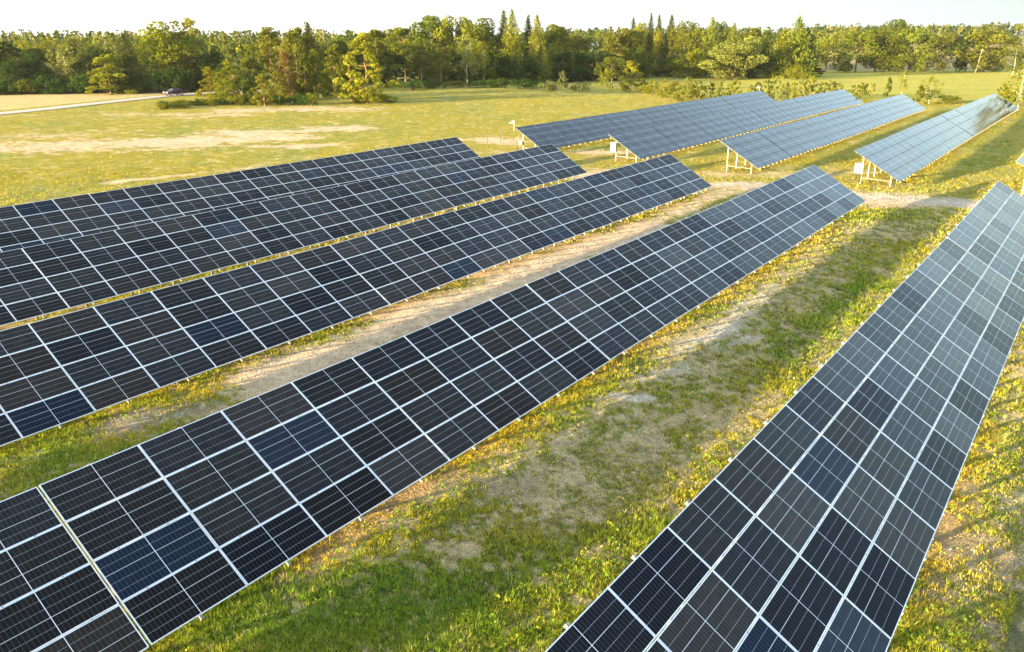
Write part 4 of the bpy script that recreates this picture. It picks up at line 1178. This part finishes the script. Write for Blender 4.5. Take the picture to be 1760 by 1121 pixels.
# the car on the road
def car():
    x, y = at(300, 165.0); x2, y2 = at(330, 162.8)
    T = empty('parked_car', (x, y, float(ground_base(x, y)) + 0.12), math.atan2(y2 - y, x2 - x)); tag(T, 'dark purple hatchback on the gravel road, half hidden by scrub', 'car')
    M['paint'] = simple_mat('purple_paint', (0.075, 0.035, 0.075), 0.25, 0.3, 0.05, 2)
    M['glass'] = simple_mat('car_glass', (0.03, 0.035, 0.045), 0.08, 0, 0.02, 2)
    M['tyre'] = simple_mat('tyre_rubber', (0.02, 0.02, 0.02), 0.85, 0, 0.1, 5)
    M['lamp'] = simple_mat('lamp_lens', (0.7, 0.7, 0.65), 0.15, 0, 0.02, 5)
    M['red'] = simple_mat('tail_lens', (0.4, 0.02, 0.02), 0.2, 0, 0.02, 5)
    prof = [(-2.15, 0.30), (-2.15, 0.75), (-2.05, 0.90), (-1.15, 0.98), (1.75, 1.02), (2.10, 0.95), (2.15, 0.5), (2.1, 0.28)]
    roof = [(-1.15, 0.98), (-0.45, 1.42), (0.2, 1.50), (1.15, 1.45), (1.75, 1.02)]
    def extr(pr, w0, w1, mat, name, inset=0.0):
        bm = bmesh.new()
        L = [bm.verts.new((p[0], -w0 if i in (0, len(pr) - 1) or w0 == w1 else -w1, p[1])) for i, p in enumerate(pr)]
        Rr = [bm.verts.new((v.co.x, -v.co.y, v.co.z)) for v in L]
        bm.faces.new(L); bm.faces.new(Rr[::-1])
        for i in range(len(pr)):
            j = (i + 1) % len(pr); bm.faces.new((L[j], L[i], Rr[i], Rr[j]))
        bmesh.ops.recalc_face_normals(bm, faces=bm.faces)
        bmesh.ops.bevel(bm, geom=[e for e in bm.edges], offset=0.05, segments=2, affect='EDGES', clamp_overlap=True)
        me = bpy.data.meshes.new(name); bm.to_mesh(me); bm.free(); me.materials.append(mat); return me
    body = link_mesh('body', extr(prof, 0.88, 0.88, M['paint'], 'body'), T)
    link_mesh('cabin_glass', extr(roof, 0.84, 0.66, M['glass'], 'cabin_glass'), T)
    link_mesh('roof', extr([(-0.5, 1.41), (0.2, 1.50), (1.2, 1.45), (1.2, 1.51), (0.2, 1.56), (-0.5, 1.46)], 0.64, 0.64, M['paint'], 'roof'), T)
    wb = MB(); wb.tube((0, -0.1, 0), (0, 0.1, 0), 0.32, 0.32, 18); wm = wb.mesh('wheel', [M['tyre']])
    rb = MB(); rb.tube((0, -0.105, 0), (0, 0.105, 0), 0.19, 0.19, 12); rm = rb.mesh('rim', [M['alu']])
    for sx in (-1.35, 1.30):
        for sy in (-0.82, 0.82):
            w = link_mesh('wheel', wm, T, Matrix.Translation((sx, sy, 0.32))); link_mesh('rim', rm, w)
    for sy in (-0.62, 0.62):
        b = MB(); b.box(-2.19, -2.05, sy - 0.18, sy + 0.18, 0.66, 0.82); link_mesh('headlight', b.mesh('headlight', [M['lamp']]), T)
        b = MB(); b.box(2.05, 2.17, sy - 0.15, sy + 0.15, 0.72, 0.92); link_mesh('tail_light', b.mesh('tail_light', [M['red']]), T)
        b = MB(); b.box(-0.75, -0.55, sy * 1.55 - 0.07, sy * 1.55 + 0.07, 0.95, 1.08); link_mesh('mirror', b.mesh('mirror', [M['paint']]), T)
    return T
car()

# the house whose red roof shows between the trees
def house():
    x, y = at_dist(1150, 300); g = float(ground_base(x, y)); T = empty('house', (x, y, g), math.radians(25)); tag(T, 'small white house with a red roof, glimpsed between the trees', 'house')
    M['wall'] = simple_mat('white_render', (0.62, 0.60, 0.56), 0.8, 0, 0.06, 1)
    M['roofm'] = simple_mat('red_roof', (0.40, 0.13, 0.09), 0.7, 0, 0.12, 1)
    H = 3.4
    b = MB(); b.box(-5, 5, -3.5, 3.5, -0.3, H); b.face([(-5, -3.5, H), (-5, 3.5, H), (-5, 0, H + 2.4)]); b.face([(5, 3.5, H), (5, -3.5, H), (5, 0, H + 2.4)])
    link_mesh('wall', b.mesh('wall', [M['wall']]), T)
    b = MB()
    for s in (-1, 1):
        p = [(-5.4, s * 4.0, H - 0.34), (5.4, s * 4.0, H - 0.34), (5.4, 0, H + 2.42), (-5.4, 0, H + 2.42)]
        b.face(p); b.face([(q[0], q[1], q[2] + 0.12) for q in p])
    rf = link_mesh('roof', b.mesh('roof', [M['roofm']]), T)
    b = MB(); b.box(1, 1.6, -0.3, 0.3, H + 1.8, H + 3.3); link_mesh('chimney', b.mesh('chimney', [M['roofm']]), rf)
    for wx in (-3, 0, 3):
        for wz in (0.9, 2.9):
            b = MB(); b.box(wx - 0.5, wx + 0.5, -3.53, -3.503, wz, wz + 1.2); w = link_mesh('window', b.mesh('window', [M['box']]), T)
            b = MB(); b.box(wx - 0.42, wx + 0.42, -3.545, -3.532, wz + 0.08, wz + 1.12); link_mesh('pane', b.mesh('pane', [M['glass']]), w)
    b = MB(); b.box(4.2, 5.0, -3.54, -3.503, -0.1, 2.0); link_mesh('door', b.mesh('door', [M['roofm']]), T)
house()

# ------------------------------------------------------------------ summer haze
def haze():
    m = bpy.data.materials.new('haze'); m.use_nodes = True; nt = m.node_tree
    nt.nodes.clear()
    out = nt.nodes.new('ShaderNodeOutputMaterial'); v = nt.nodes.new('ShaderNodeVolumePrincipled')
    v.inputs['Color'].default_value = (0.93, 0.95, 1.0, 1); v.inputs['Density'].default_value = 0.00006; v.inputs['Anisotropy'].default_value = 0.2
    nt.links.new(v.outputs[0], out.inputs['Volume'])
    b = MB(); b.box(-2700, 2700, -2700, 2700, -3.5, 46)
    o = link_mesh('haze', b.mesh('haze', [m])); tag(o, kind='stuff')
haze()
